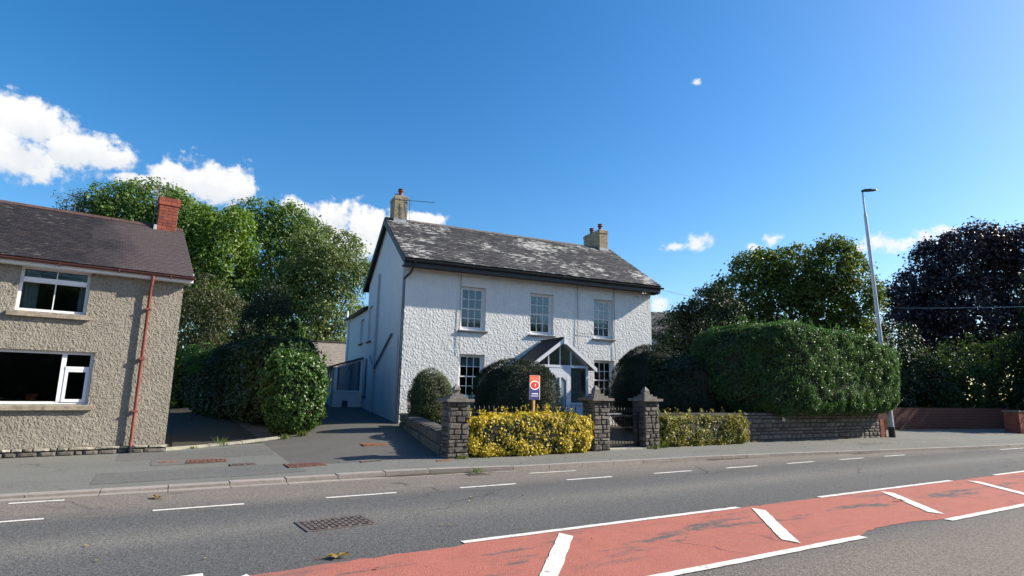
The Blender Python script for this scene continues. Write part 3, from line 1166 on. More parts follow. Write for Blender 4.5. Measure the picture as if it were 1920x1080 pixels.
def frame_bars(mb, x0, x1, z0, z1, w, y0, y1, wl=None, wr=None, wt_=None, wb=None):
    wl, wr, wt_, wb = wl or w, wr or w, wt_ or w, wb or w
    mb.box(x0, x0 + wl, y0, y1, z0, z1)
    mb.box(x1 - wr, x1, y0, y1, z0, z1)
    mb.box(x0 + wl, x1 - wr, y0, y1, z1 - wt_, z1)
    mb.box(x0 + wl, x1 - wr, y0, y1, z0, z0 + wb)


def sash_window(parent, loc, w, h, rotz=0.0, mat='white', sill=True, sill_mat='sill', curtain=None, cols=3, reveal=.14):
    """six-over-six sliding sash; local x 0..w, z 0..h, glass behind the wall face by the reveal"""
    mb = MB()
    frame_bars(mb, .005, w - .005, .005, h - .005, .075, reveal, reveal + .12, wt_=.05, wb=.06)
    win = mb.build('window', M[mat], parent)
    win.location = loc
    win.rotation_euler = (0, 0, rotz)
    ix0, ix1, iz0, iz1 = .08, w - .08, .065, h - .055
    zm = (iz0 + iz1) / 2
    for k, (a, b, y) in enumerate(((zm - .018, iz1, reveal + .03), (iz0, zm + .018, reveal + .062))):
        s = MB()
        frame_bars(s, ix0, ix1, a, b, .042, y, y + .03, wb=.036 if k == 0 else .075)
        sash = s.build('sash', M[mat], win)
        gx0, gx1, gz0, gz1 = ix0 + .042, ix1 - .042, a + (.036 if k == 0 else .075), b - .042
        bars = MB()
        for j in range(1, cols):
            x = gx0 + (gx1 - gx0) * j / cols
            bars.box(x - .011, x + .011, y + .004, y + .026, gz0, gz1)
        zc = (gz0 + gz1) / 2
        for j in range(cols):
            xa = gx0 + (gx1 - gx0) * j / cols + (.011 if j else 0)
            xb = gx0 + (gx1 - gx0) * (j + 1) / cols - (.011 if j < cols - 1 else 0)
            bars.box(xa, xb, y + .004, y + .026, zc - .011, zc + .011)
            for za, zb in ((gz0, zc - .011), (zc + .011, gz1)):
                put('pane', PANE, win, (xa, y + .013 + random.uniform(-.001, .001), za), (xb - xa, .004, zb - za))
        bars.build('glazing_bars', M[mat], win)
    if sill:
        s = MB()
        s.hexa([(-.07, -.075, -.075), (w + .07, -.075, -.075), (w + .07, reveal, -.06), (-.07, reveal, -.06)], [(-.07, -.075, -.02), (w + .07, -.075, -.02), (w + .07, reveal, .004), (-.07, reveal, .004)])
        s.build('sill', M[sill_mat], win)
    if curtain:
        for (a, b, z0, z1, mt) in curtain:
            c = MB()
            n = max(6, int((b - a) / .03))
            vs = []
            for i in range(n + 1):
                x = a + (b - a) * i / n
                y = reveal + .2 + .025 * math.sin(i * 1.9)
                vs += [(x, y, z0), (x, y, z1)]
            c.add(vs, [(2 * i, 2 * i + 2, 2 * i + 3, 2 * i + 1) for i in range(n)], True)
            c.build('curtain', M[mt], win)
    return win


# ================================================================== THE SETTING
def span(a, b, st):
    return list(np.linspace(a, b, max(2, int(round((b - a) / st)) + 1)))


xs = sorted({*np.round(span(-14, 50, .8), 3), *[-900, -500, -250, -120, -70, -45, -30, -22, 60, 75, 100, 150, 250, 400, 700, 1000]})
ys = sorted({*np.round(span(8.4, 62, .6), 3), 9.0, 10.75, 10.95, 11.0, *[-700, -300, -120, -50, -20, -8, 0, 5, 70, 85, 110, 160, 260, 450, 800, 1200]})
gm = grid_mesh('ground', np.array(xs), np.array(ys), lambda X, Y: ground(X, Y) - .05 - .25 * np.clip((Y < -6) * 1.0, 0, 1) * 0, M['soil'])
link(bpy.data.objects.new('ground', gm), None, 'structure')

# road: one sheet as far as the kerb
xr = np.array(sorted({*span(-60, 110, 1.0), *KERB_X}))
V, F = [], []
tt = np.array([0, .25, .5, .75, 1.0])
for x in xr:
    for q in tt:
        V.append((x, -14 + (kerb_y(x) + .35 + 14) * q, 0))
nt_ = len(tt)
idx = np.arange(len(V)).reshape(len(xr), nt_)
F = np.stack([idx[:-1, :-1], idx[1:, :-1], idx[1:, 1:], idx[:-1, 1:]], -1).reshape(-1, 4)
road = link(bpy.data.objects.new('road', arr_mesh('road', np.array(V), F, M['road'])), None, 'structure')

# red-surfaced hatched strip along the middle of the road, ragged edges
rng = np.random.default_rng(3)
V, F = [], []
xr = np.arange(-12, 60, .12)
up_e = 5.98 + .012 * rng.normal(0, 1, len(xr))
up_e = np.where(xr < 2.9, 5.90 + .02 * np.sin(xr * 2.1) - .10 * np.exp(-((xr - .8) / .6) ** 2) + .012 * rng.normal(0, 1, len(xr)), up_e)
lo_e = 4.16 + .014 * rng.normal(0, 1, len(xr)) + .15 * np.exp(-((xr - 8.35) / .85) ** 4) + .12 * np.exp(-((xr - 14.8) / .8) ** 4)
V = np.stack([np.stack([xr, lo_e, np.full_like(xr, .004)], -1), np.stack([xr, up_e, np.full_like(xr, .004)], -1)], 1).reshape(-1, 3)
i = np.arange(len(xr) - 1) * 2
link(bpy.data.objects.new('red_strip', arr_mesh('red_strip', V, np.stack([i, i + 2, i + 3, i + 1], -1), M['red'])), road, 'structure')


def marking(name, p, q, w, z=.008, seed=0, skew=0.0):
    """painted line from p to q with slightly uneven edges"""
    rg = random.Random(seed)
    p, q = Vector((*p, 0)), Vector((*q, 0))
    L = (q - p).length
    d = (q - p) / L
    nrm = Vector((-d.y, d.x, 0))
    n = max(2, int(L / .12))
    vs, fs = [], []
    for k in range(n + 1):
        c = p + d * (L * k / n)
        a, b = w / 2 + rg.uniform(-.006, .006), w / 2 + rg.uniform(-.006, .006)
        for s_, sh in ((-a, -skew), (b, skew)):
            vs.append((*(c + nrm * s_ + d * (sh if k in (0, n) else 0)).xy, z))
    fs = [(2 * k, 2 * k + 2, 2 * k + 3, 2 * k + 1) for k in range(n)]
    return MB().add(vs, fs).build(name, M['paint'], road)


for k in range(-6, 9):
    marking('lane_dash', (2.25 * k + .02, 9.345), (2.25 * k + 1.13, 9.345), .085, .006, k)
for x0, x1 in ((-3.8, .45), (2.95, 7.45), (9.45, 13.95), (15.95, 20.45), (22.5, 27), (29, 33.5)):
    marking('edge_line', (x0, 6.0), (x1, 6.0), .10, .010, int(x0 * 10))
for x0, x1 in ((-3.9, .7), (2.7, 7.28), (9.35, 13.85), (15.85, 20.35), (22.4, 26.9)):
    marking('edge_line', (x0, 4.11), (x1, 4.11), .11, .010, int(x0 * 7))
for (a, b) in (((3.05, 4.50), (4.17, 5.77)), ((6.27, 4.36), (7.60, 5.77)), ((9.74, 4.42), (11.08, 5.77)), ((13.08, 4.42), (14.30, 5.75)), ((16.5, 4.42), (17.8, 5.75)), ((19.9, 4.42), (21.2, 5.75)), ((23.3, 4.42), (24.6, 5.75)), ((-.4, 4.45), (.8, 5.75))):
    marking('hatch_bar', a, b, .17, .012, int(a[0] * 10), .06)
marking('gutter_line', (-1.70, 10.72), (-1.08, 10.72), .10, .006, 31)
marking('gutter_line', (6.6, 10.42), (7.75, 10.38), .07, .006, 32)
marking('gutter_line', (24.6, 9.0), (26.4, 8.95), .09, .006, 33)

# kerb: single stones end to end, dropped on the left; a row of flush channel blocks in front of the dropped part
kerb = link(bpy.data.objects.new('kerb', MB().box(-26, -25.9, 11.0, 11.2, -.1, .0).mesh('kerb', M['kerb'])), None, 'structure')


def kerb_top(x):
    b = float(kerb_y(x)) + float(np.interp(x, [4.5, 6.5], [.47, .17]))
    return gz(x, b) + .006


x = -25.0
i = 0
while x < 44:
    L = .9
    x2 = x + L
    off = float(np.interp(x, [4.5, 6.5], [.20, 0]))
    p, q = Vector((x, kerb_y(x), 0)), Vector((x2, kerb_y(x2) + float(np.interp(x2, [4.5, 6.5], [.20, 0])) - off, 0))
    wd = float(np.interp(x, [4.5, 6.5], [.26, .16]))
    ang = math.atan2(q.y - p.y, q.x - p.x)
    s = put('kerb_stone', KERBSTONE, kerb, (p.x + .006, p.y + off + random.Random(i).uniform(-.004, .004), -.15), ((q - p).length - .012, wd, .15 + max(kerb_top(x), kerb_top(x + .9))), ang)
    if x < 5.8:
        put('channel_block', KERBSTONE, kerb, (p.x + .006, p.y - .04, -.15), (L - .012, .20 + (off - .2) * .9, .162), ang)
    x = x2
    i += 1

# pavement and forecourt: tarmac from the kerb to the plots behind it
V, F = [], []


def pave_back(x):
    return float(np.interp(x, [-30, .55, .56, 2.38, 2.39, 5.5, 5.51, 24.5, 24.6, 45], [17.4, 17.0, 17.0, 17.0, 12.62, 12.62, 12.75, 12.9, 15.2, 15.2]))


def sheet(name, xs, y0f, y1f, ny, zoff, mat, parent=None, wob=0.0, seed=0):
    V = []
    for xi, x in enumerate(xs):
        a, b = y0f(x), y1f(x)
        for q in np.linspace(0, 1, ny):
            y = a + (b - a) * q
            V.append((x, y, gz(x, max(y, kerb_y(x) + .02)) + zoff))
    idx = np.arange(len(V)).reshape(len(xs), ny)
    F = np.stack([idx[:-1, :-1], idx[1:, :-1], idx[1:, 1:], idx[:-1, 1:]], -1).reshape(-1, 4)
    return link(bpy.data.objects.new(name, arr_mesh(name, np.array(V), F, mat, True)), parent, 'structure')


px = sorted({*span(-30, 45, .5), .55, .56, 2.38, 2.39, 5.5, 5.51, 24.5, 24.6})
def kback(x):
    return float(kerb_y(x)) + float(np.interp(x, [4.5, 6.5], [.47, .17]))
sheet('pavement', px, kback, pave_back, 14, .002, M['pavement'])
sheet('driveway', span(2.39, 7.6, .4), lambda x: 12.62, lambda x: 36, 60, .002, M['drive'])
sheet('lane', span(.3, 2.39, .4), lambda x: 17.0, lambda x: 46, 50, .002, M['lane'])
# trench reinstatements and a repaired strip of the forecourt
pv = bpy.data.objects['pavement']
sheet('tarmac_patch', span(-.9, 2.5, .4), lambda x: 11.9 + .05 * math.sin(x * 3), lambda x: 13.2 + .08 * math.sin(x * 2), 4, .006, M['patch'], pv)
sheet('tarmac_patch', span(-.75, 2.35, .3), lambda x: 14.9 - .25 * (x > 1.2), lambda x: 16.35 + .12 * x, 4, .006, M['patch'], pv)
sheet('tarmac_patch', span(-.1, 1.0, .3), lambda x: 13.9, lambda x: 14.85, 4, .007, M['patchlight'], pv)
sheet('tarmac_patch', span(3.3, 5.3, .3), lambda x: 12.66, lambda x: 12.80, 2, .008, M['patchlight'], bpy.data.objects['driveway'])
sheet('tarmac_patch', span(20.5, 22.2, .3), lambda x: 11.2, lambda x: 11.55 + .05 * math.sin(x * 4), 3, .006, M['patch'], pv)

# pale concrete edging across the mouth of the lane
mb = MB()
for a, b in (((.15, 16.62), (1.1, 17.02)), ((1.115, 17.03), (1.9, 17.2)), ((1.915, 17.2), (2.9, 17.62))):
    z0, z1 = gz(*a), gz(*b)
    mb.hexa([(a[0], a[1], z0 - .05), (b[0], b[1], z1 - .05), (b[0] - .05, b[1] + .22, z1 - .05), (a[0] - .05, a[1] + .22, z0 - .05)],
            [(a[0], a[1], z0 + .05), (b[0], b[1], z1 + .04), (b[0] - .05, b[1] + .22, z1 + .05), (a[0] - .05, a[1] + .22, z0 + .06)])
mb.build('lane_edging', M['concrete'], None, 'structure')


# ================================================================== WHITE HOUSE
HROT = R(-5.42)
HZ = .534
house = thing('white_house', 'white roughcast two-storey house with slate roof, sash windows and glazed porch', 'house', (6.930, 19.277, HZ), HROT)
L_, D_ = 10.81, 6.5
ZT, ZE, OF, OG, ZR = 5.47, 5.708, .50, .175, 8.146
SL = (ZR - ZE) / (D_ / 2 + OF)
holes = [(2.106, 3.106, 3.348, 4.972), (4.968, 6.0, 3.348, 4.972), (7.884, 8.846, 3.348, 4.972), (2.106, 3.106, .87, 2.469), (7.88, 8.86, .87, 2.469)]
mb = MB()
wall_body(mb, 0, L_, -.8, ZT + .45, holes, .45, face=False)
V, F = relief_wall(mb, 0, L_, -.8, ZT + .45, holes, .0165, .0095, 29, 4)
fwall = mb.build('front_wall', M['white_render'], house)
link(bpy.data.objects.new('roughcast', arr_mesh('roughcast', V, F, M['white_render'], True)), fwall)
# gable ends, back wall and rear wing
gable = [(.45, -.8), (D_, -.8), (D_, 6.03 - .05), (D_ / 2, 6.03 + SL * D_ / 2 - .05), (.45, 6.03 + SL * .45 - .05)]
mb = MB()
WG = (5.45, 6.25, 3.26, 4.8)
# side wall at the driveway: the part with a window opening is built of pieces round it
mb.M = Matrix.Translation((0, .45, 0)) @ Matrix.Rotation(-math.pi / 2, 4, 'Z') @ Matrix.Scale(-1, 4, (1, 0, 0))
mb.M = None


def side_holes(mb, y0, y1, z0, z1, hs, t=.4):
    tmp = MB()
    wall_body(tmp, y0, y1, z0, z1, hs, t)
    # local x runs towards the back, outer face looks to -x
    mb.add([(q[1], q[0], q[2]) for q in tmp.v], [f[::-1] for f in tmp.f])


side_holes(mb, .0, D_, -.8, 5.9, [(5.45, 6.25, 3.26, 4.8)])
mb.prism([(0.0, 5.9), (D_, 5.9), (D_ / 2, 6.03 + SL * D_ / 2 - .06)], 0.0, .4, 'x')
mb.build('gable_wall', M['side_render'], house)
mb = MB()
mb.prism([(.45, -.8), (D_, -.8), (D_, 5.9), (D_ / 2, 6.03 + SL * D_ / 2 - .06), (.45, 6.2)], L_ - .4, L_, 'x')
mb.box(.4, L_ - .4, D_ - .35, D_, -.8, 5.9)
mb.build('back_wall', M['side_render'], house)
mb = MB()
side_holes(mb, D_ + .002, 11.6, -.8, 4.74, [(7.25, 8.05, 3.28, 4.42)])
mb.box(.4, 4.8, 11.25, 11.6, -.8, 4.74)
mb.box(4.8, 5.15, D_, 11.6, -.8, 4.74)
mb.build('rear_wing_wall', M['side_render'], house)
mb = MB()
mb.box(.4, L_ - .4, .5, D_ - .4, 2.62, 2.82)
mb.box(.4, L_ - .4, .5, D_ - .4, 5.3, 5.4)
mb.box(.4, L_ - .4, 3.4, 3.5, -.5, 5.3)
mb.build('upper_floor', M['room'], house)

# main roof
mb = MB()
for sgn in (1, -1):
    def yy(y):
        return y if sgn == 1 else D_ - y
    a = [(-OG, yy(-OF), ZE), (L_ + OG, yy(-OF), ZE), (L_ + OG, yy(D_ / 2), ZR), (-OG, yy(D_ / 2), ZR)]
    lo = [(p[0], p[1], p[2] - .10) for p in a]
    mb.hexa(lo if sgn == 1 else lo[::-1], a if sgn == 1 else a[::-1])
roof = mb.build('roof', M['deck'], house)
ln = math.hypot(D_ / 2 + OF, ZR - ZE)
es = Vector((0, (D_ / 2 + OF) / ln, (ZR - ZE) / ln))
nr = Vector((0, -es.z, es.y))
mb = MB()
slates(mb, (-OG - .01, -OF - .03, ZE - .02), (1, 0, 0), es, nr, L_ + 2 * OG + .02, ln + .03, .27, .165, .016, 7, .028)
ob = mb.build('slates', M['slate_white_house'], roof, 'stuff')
x = -OG
while x < L_ + OG - .05:
    w = min(.44, L_ + OG - x)
    m_ = MB()
    j = random.Random(int(x * 100)).uniform(-.008, .008)
    m_.prism([(D_ / 2 - .15, ZR - .055), (D_ / 2 - .05, ZR + .045 + j), (D_ / 2 + .05, ZR + .045 + j), (D_ / 2 + .15, ZR - .055), (D_ / 2 + .12, ZR - .075), (D_ / 2, ZR + .005), (D_ / 2 - .12, ZR - .075)], x + .004, x + w - .004, 'x')
    m_.build('ridge_tile', M['ridge'], roof)
    x += w
# eaves: soffit, fascia, gutter and its end brackets, all black
mb = MB()
mb.box(-OG, L_ + OG, -OF + .06, -.035, ZT - .02, ZT + .02)
mb.box(-OG, L_ + OG, -OF + .03, -OF + .06, ZT - .05, ZE - .115)
mb.build('eaves_board', M['black'], house)
mb = MB()
n = 8
pr = [(-OF - .035 + .062 * math.cos(math.pi + math.pi * k / n), ZE - .075 + .07 * math.sin(math.pi + math.pi * k / n)) for k in range(n + 1)]
mb.prism(pr, -OG - .03, L_ + OG + .10, 'x')
mb.build('gutter', M['black'], house)
mb = MB()
mb.box(L_ + .01, L_ + OG, -OF + .08, .02, ZT - .09, ZT + .12)
mb.build('eaves_end_block', M['black'], house)
# bargeboards on the driveway gable: grey front board, black rear board and verge soffit
for nm, y0, y1, mt in (('bargeboard', -OF, D_ / 2, 'bargegrey'), ('bargeboard', D_ + OF, D_ / 2, 'black')):
    z0 = ZE - .10
    z1 = ZR - .10
    mb = MB()
    mb.add([(-OG - .025, y0, z0 - .17), (-OG - .025, y1, z1 - .17), (-OG - .025, y1, z1 + .09), (-OG - .025, y0, z0 + .09),
            (-OG, y0, z0 - .17), (-OG, y1, z1 - .17), (-OG, y1, z1 + .09), (-OG, y0, z0 + .09)],
           [(0, 1, 2, 3), (7, 6, 5, 4), (0, 4, 5, 1), (3, 2, 6, 7), (0, 3, 7, 4), (1, 5, 6, 2)])
    mb.build(nm, M[mt], house)
mb = MB()
for y0, y1 in ((-OF, D_ / 2), (D_ + OF, D_ / 2)):
    mb.add([(-OG, y0, ZE - .112), (.0, y0, ZE - .112), (.0, y1, ZR - .112), (-OG, y1, ZR - .112)], [(0, 1, 2, 3)])
mb.build('verge_soffit', M['black'], house)
# rear wing roof
mb = MB()
mb.hexa([(-.12, D_ + .02, 4.76), (2.5, D_ + .02, 5.9), (2.5, 11.8, 5.9), (-.12, 11.8, 4.76)], [(-.12, D_ + .02, 4.88), (2.5, D_ + .02, 6.02), (2.5, 11.8, 6.02), (-.12, 11.8, 4.88)])
mb.hexa([(2.5, D_ + .02, 5.9), (5.2, D_ + .02, 4.76), (5.2, 11.8, 4.76), (2.5, 11.8, 5.9)], [(2.5, D_ + .02, 6.02), (5.2, D_ + .02, 4.88), (5.2, 11.8, 4.88), (2.5, 11.8, 6.02)])
mb.build('rear_wing_roof', M['deck'], house)
mb = MB()
mb.tube([(-.17, D_ + .1, 4.80), (-.17, 11.7, 4.80)], .06, 8)
mb.build('gutter', M['black'], house)

# windows
nets = [(.08, .92, .05, .85, 'curtain')]
sash_window(house, (2.106, 0, 3.348), 1.0, 1.624)
sash_window(house, (4.968, 0, 3.348), 1.032, 1.624, curtain=[(.62, .95, .05, .8, 'curtain')])
sash_window(house, (7.884, 0, 3.348), .962, 1.624, curtain=[(.08, .5, .05, 1.5, 'curtain'), (.5, .9, .05, .78, 'curtain')])
sash_window(house, (2.106, 0, .87), 1.0, 1.599, curtain=[(.08, .92, 1.15, 1.53, 'curtain')])
sash_window(house, (7.88, 0, .87), .98, 1.599)
sash_window(house, (0, 6.25, 3.26), .8, 1.54, -math.pi / 2, cols=2, reveal=.1)
sash_window(house, (0, 8.05, 3.28), .8, 1.14, -math.pi / 2, cols=2, reveal=.1, mat='greyframe')
# ground-floor side opening: narrow dark recess with a slate sill
mb = MB()
mb.box(-.02, .015, 5.92, 6.3, .9, 2.5)
mb.build('side_panel', M['darkpipe'], house)
mb = MB()
mb.box(-.09, .0, 5.86, 6.36, .80, .885)
mb.build('sill', M['sill'], house)
# pipes on the side wall
mb = MB()
mb.tube([(-.075, 4.15, 5.95), (-.075, 4.3, .15)], .045, 10)
for z in (5.3, 4.2, 3.1, 1.9, .8):
    mb.box(-.12, .0, 4.16 + (5.95 - z) * .026 - .05, 4.16 + (5.95 - z) * .026 + .05, z - .02, z + .02)
mb.build('soil_pipe', M['pipe'], house)
MB().tube([(-.06, 1.46, 3.2), (-.06, 4.2, 2.02)], .04, 8).build('waste_pipe', M['darkpipe'], house)
MB().tube([(-.05, 4.6, 2.15), (-.05, 5.3, 2.6)], .02, 8).build('waste_pipe', M['darkpipe'], house)
mb = MB()
mb.tube([(.18, -OF - .02, ZE - .12), (.18, -OF - .02, ZE - .2), (.10, -.25, ZT - .25), (-.05, -.02, ZT - .42)], .042, 10)
mb.build('swan_neck', M['black'], house)
mb = MB()
mb.tube([(-.05, .04, ZT - .40), (-.05, .04, -.15)], .034, 10)
mb.build('downpipe', M['darkpipe'], house)
mb = MB()
mb.tube([(-.1, .28, 3.0), (-.08, .28, -.2)], .02, 8)
mb.build('cable_duct', M['pipe'], house)
mb = MB()
mb.tube([(-.13, 11.35, 5.25), (-.13, 11.35, 4.75), (-.07, 11.2, 4.4), (-.07, 11.2, 2.5)], .055, 10)
mb.build('vent_pipe', M['upvc'], house)
for xx in (2.07, 7.1, 8.87):
    mb = MB()
    mb.tube([(xx, -.035, ZT - .03), (xx + .01, -.04, 4.2), (xx - .01, -.04, 3.2), (xx + .03, -.045, 2.5)], .008, 5)
    mb.build('cable', M['cable'], house)
MB().tube([(7.1, -.045, 3.52), (7.86, -.045, 3.5)], .006, 5).build('cable', M['cable'], house)

# chimneys of buff brick
for cx0, cx1, cy0, cy1, ztop, pots in ((.14, .68, 2.95, 3.75, 9.10, ((.42, 3.15, .34), (.38, 3.52, .22))), (10.2, 10.68, 2.95, 4.4, 9.0, ((10.44, 3.25, .36), (10.44, 4.0, .34)))):
    mb = MB()
    mb.box(cx0 + .012, cx1 - .012, cy0 + .012, cy1 - .012, 7.5, ztop - .005)
    ch = mb.build('chimney', M['buffmortar'], house)
    brick_ring(ch, BRICK_BUFF, cx0, cx1, cy0, cy1, 7.62, ztop - .15, .062, .2, .009)
    brick_ring(ch, BRICK_BUFF, cx0 - .02, cx1 + .02, cy0 - .02, cy1 + .02, ztop - .15, ztop - .026, .062, .2, .009)
    MB().hexa([(cx0 - .02, cy0 - .02, ztop - .024), (cx1 + .02, cy0 - .02, ztop - .024), (cx1 + .02, cy1 + .02, ztop - .024), (cx0 - .02, cy1 + .02, ztop - .024)],
              [(cx0 + .06, cy0 + .06, ztop + .05), (cx1 - .06, cy0 + .06, ztop + .05), (cx1 - .06, cy1 - .06, ztop + .05), (cx0 + .06, cy1 - .06, ztop + .05)]).build('flaunching', M['mortar'], ch)
    zf = 6.03 + SL * 2.95
    mb = MB()
    mb.box(cx0 - .012, cx1 + .012, cy0 - .014, cy0 + .02, zf - .1, zf + .16)
    mb.box(cx0 - .1, cx1 + .1, cy0 - .16, cy0 - .014, zf - .06, zf - .03)
    mb.build('flashing', M['lead'], ch)
    for px_, py_, ph in pots:
        mb = MB()
        mb.lathe([(.115, 0), (.12, .04), (.095, .06), (.085, ph * .55), (.09, ph * .62), (.13, ph * .66), (.13, ph * .74), (.095, ph * .78), (.10, ph * .9), (.125, ph * .93), (.115, ph), (.07, ph), (.07, ph * .5)], 14, (px_, py_, ztop + .02))
        mb.build('chimney_pot', M['clay'], ch)
# yagi aerial on the near chimney
mb = MB()
mb.tube([(.78, 3.0, 8.55), (.74, 2.9, 9.0)], .014, 6)
mb.tube([(.62, 2.88, 8.93), (1.75, 2.62, 8.93)], .011, 6)
for k in range(11):
    f = .3 + .7 * k / 10
    c = (.62 + 1.13 * f, 2.88 - .26 * f, 8.93)
    mb.tube([(c[0] - .03, c[1] - .1, c[2]), (c[0] + .03, c[1] + .1, c[2])], .005, 5)
for k in range(5):
    mb.tube([(.72 + .02 * k, 2.82, 8.72 + .1 * k), (.88 - .02 * k, 2.86, 8.80 + .1 * k)], .004, 5)
    mb.tube([(.80, 2.74, 8.66 + .1 * k), (.84, 2.95, 8.70 + .1 * k)], .004, 5)
mb.build('tv_aerial', M['darksteel'], house)
MB().tube([(.74, 2.9, 8.9), (.77, 2.92, 8.3), (.8, 2.9, 7.9)], .006, 5).build('cable', M['cable'], house)

# glazed porch
PD = 1.6
mb = MB()
frame = mb
mb.box(4.42, 4.50, -PD, -PD + .08, -.2, 2.03)
mb.box(4.95, 5.04, -PD, -PD + .08, -.2, 2.03)
mb.box(5.74, 5.84, -PD, -PD + .08, -.2, 2.03)
mb.box(6.49, 6.58, -PD, -PD + .08, -.2, 2.03)
mb.box(4.42, 6.58, -PD - .01, -PD + .09, 2.03, 2.12)
mb.box(5.04, 5.74, -PD, -PD + .07, 1.815, 2.03)
mb.box(4.50, 4.95, -PD + .01, -PD + .06, -.2, .8)
mb.box(5.84, 6.49, -PD + .01, -PD + .06, -.2, .72)
mb.box(5.80, 6.53, -PD - .04, -PD + .07, .72, .79)
for a in (4.42, 6.50):
    mb.box(a, a + .08, -PD + .08, -.0, 1.95, 2.03)
    mb.box(a + .01, a + .07, -PD + .08, -.0, -.2, .8)
    mb.box(a, a + .08, -.8, -.72, .8, 1.95)
    mb.box(a, a + .08, -.1, .0, .8, 1.95)
porch = mb.build('porch', M['greyframe'], house)


def gable_z(x):
    return 3.02 - abs(x - 5.48) * .72


xs_ = [4.50, 4.925, 5.39, 5.85, 6.46]
for a, b in zip(xs_[:-1], xs_[1:]):
    a2, b2 = a + .016, b - .016
    poly = [(a2, 2.12), (b2, 2.12), (b2, max(2.125, gable_z(b2) - .14))]
    if a2 < 5.48 < b2:
        poly.append((5.48, gable_z(5.48) - .14))
    poly.append((a2, max(2.125, gable_z(a2) - .14)))
    MB().prism(poly, -PD + .02, -PD + .026, 'y').build('pane', M['glasslight'], porch)
for a in xs_[1:-1]:
    MB().box(a - .018, a + .018, -PD, -PD + .05, 2.12, gable_z(a) - .12).build('mullion', M['greyframe'], porch)
put('pane', PANE_LIGHT, porch, (4.50, -PD + .03, .8), (.45, .005, 1.23))
put('pane', PANE_LIGHT, porch, (5.84, -PD + .03, .79), (.65, .005, 1.24))
for a in (4.45, 6.53):
    put('pane', PANE_LIGHT, porch, (a, -PD + .09, .8), (.005, .79, 1.15))
    put('pane', PANE_LIGHT, porch, (a, -.715, .8), (.005, .61, 1.15))
# door: white frame, two tall panels with arched heads
mb = MB()
frame_bars(mb, 5.045, 5.735, -.15, 1.81, .09, -PD - .015, -PD + .05, wt_=.13, wb=.5)
mb.box(5.36, 5.42, -PD - .015, -PD + .05, .35, 1.68)
for a, b in ((5.135, 5.36), (5.42, 5.645)):
    mid = (a + b) / 2
    for k in range(6):
        x0, x1 = a + (b - a) * k / 6, a + (b - a) * (k + 1) / 6
        t = abs(((x0 + x1) / 2 - (5.135 + 5.645) / 2) / .255)
        mb.box(x0, x1, -PD - .012, -PD + .048, 1.69 - .14 * t * t, 1.685)
door = mb.build('door', M['white'], porch)
MB().box(5.13, 5.65, -PD + .01, -PD + .02, .34, 1.69).build('door_glazing', M['frosted'], porch)
MB().tube([(5.68, -PD - .02, .95), (5.68, -PD - .06, .95), (5.60, -PD - .06, .95)], .011, 6).build('door_handle', M['steel'], porch)
# curtain hanging inside the right porch window
mb = MB()
vs = []
for k in range(15):
    vs += [(6.05 + .35 * k / 14, -PD + .28 + .03 * math.sin(k * 1.7), .75), (6.02 + .42 * k / 14, -PD + .28 + .03 * math.sin(k * 1.7), 2.0)]
mb.add(vs, [(2 * k, 2 * k + 2, 2 * k + 3, 2 * k + 1) for k in range(14)], True)
mb.build('curtain', M['curtain'], porch)
# porch roof: two slopes of small dark slates, white bargeboards, finial
mb = MB()
apx, apz, ez = 5.48, 3.08, 2.02
lx, rx = 4.05, 6.92
for ex_, sg in ((lx, 1), (rx, -1)):
    a = [(ex_, -PD - .12, ez), (apx, -PD - .12, apz), (apx, -.01, apz), (ex_, -.01, ez)]
    lo = [(p[0], p[1], p[2] - .05) for p in a]
    mb.hexa(lo, a)
pr_ = mb.build('porch_roof', M['deck'], porch)
mb = MB()
for ex_, sg, sd in ((lx, 1, 1), (rx, -1, 2)):
    v1 = Vector((apx - ex_, 0, apz - ez))
    ll = v1.length
    v1.normalize()
    nn = Vector((-v1.z * sg, 0, abs(v1.x))) if sg == 1 else Vector((abs(v1.z), 0, abs(v1.x)))
    if sg == 1:
        slates(mb, (ex_, -.015, ez), (0, -1, 0), v1, nn, PD + .11, ll, .2, .13, .007, sd)
    else:
        slates(mb, (ex_, -PD - .125, ez), (0, 1, 0), v1, nn, PD + .11, ll, .2, .13, .007, sd, .03)
mb.build('slates', M['slate_porch'], porch, 'stuff')
mb = MB()
for ex_ in (lx, rx):
    sg = 1 if ex_ < apx else -1
    a = [(ex_ + .35 * sg, -PD - .01, ez + .26 * 1.06 / 1.4 - .065), (apx - .03 * sg, -PD - .01, apz - .085), (apx - .03 * sg, -.02, apz - .085), (ex_ + .35 * sg, -.02, ez + .26 * 1.06 / 1.4 - .065)]
    mb.add(a, [(0, 1, 2, 3)])
mb.build('porch_ceiling', M['white'], porch)
MB().bar((apx, -PD - .13, apz + .03), (apx, -.03, apz + .03), .12, .04).build('ridge_tile', M['slate_porch'], porch)
for ex_, ez2 in ((lx - .03, ez - .03), (rx - .05, ez)):
    mb = MB()
    y0, y1 = -PD - .165, -PD - .13
    dx = (apx - ex_)
    mb.add([(ex_, y0, ez2 - .13), (apx, y0, apz - .15), (apx, y0, apz + .0), (ex_, y0, ez2 + .02), (ex_, y1, ez2 - .13), (apx, y1, apz - .15), (apx, y1, apz + .0), (ex_, y1, ez2 + .02)],
           [(0, 1, 2, 3), (7, 6, 5, 4), (0, 4, 5, 1), (3, 2, 6, 7), (0, 3, 7, 4), (1, 5, 6, 2)])
    mb.build('bargeboard', M['white'], porch)
mb = MB()
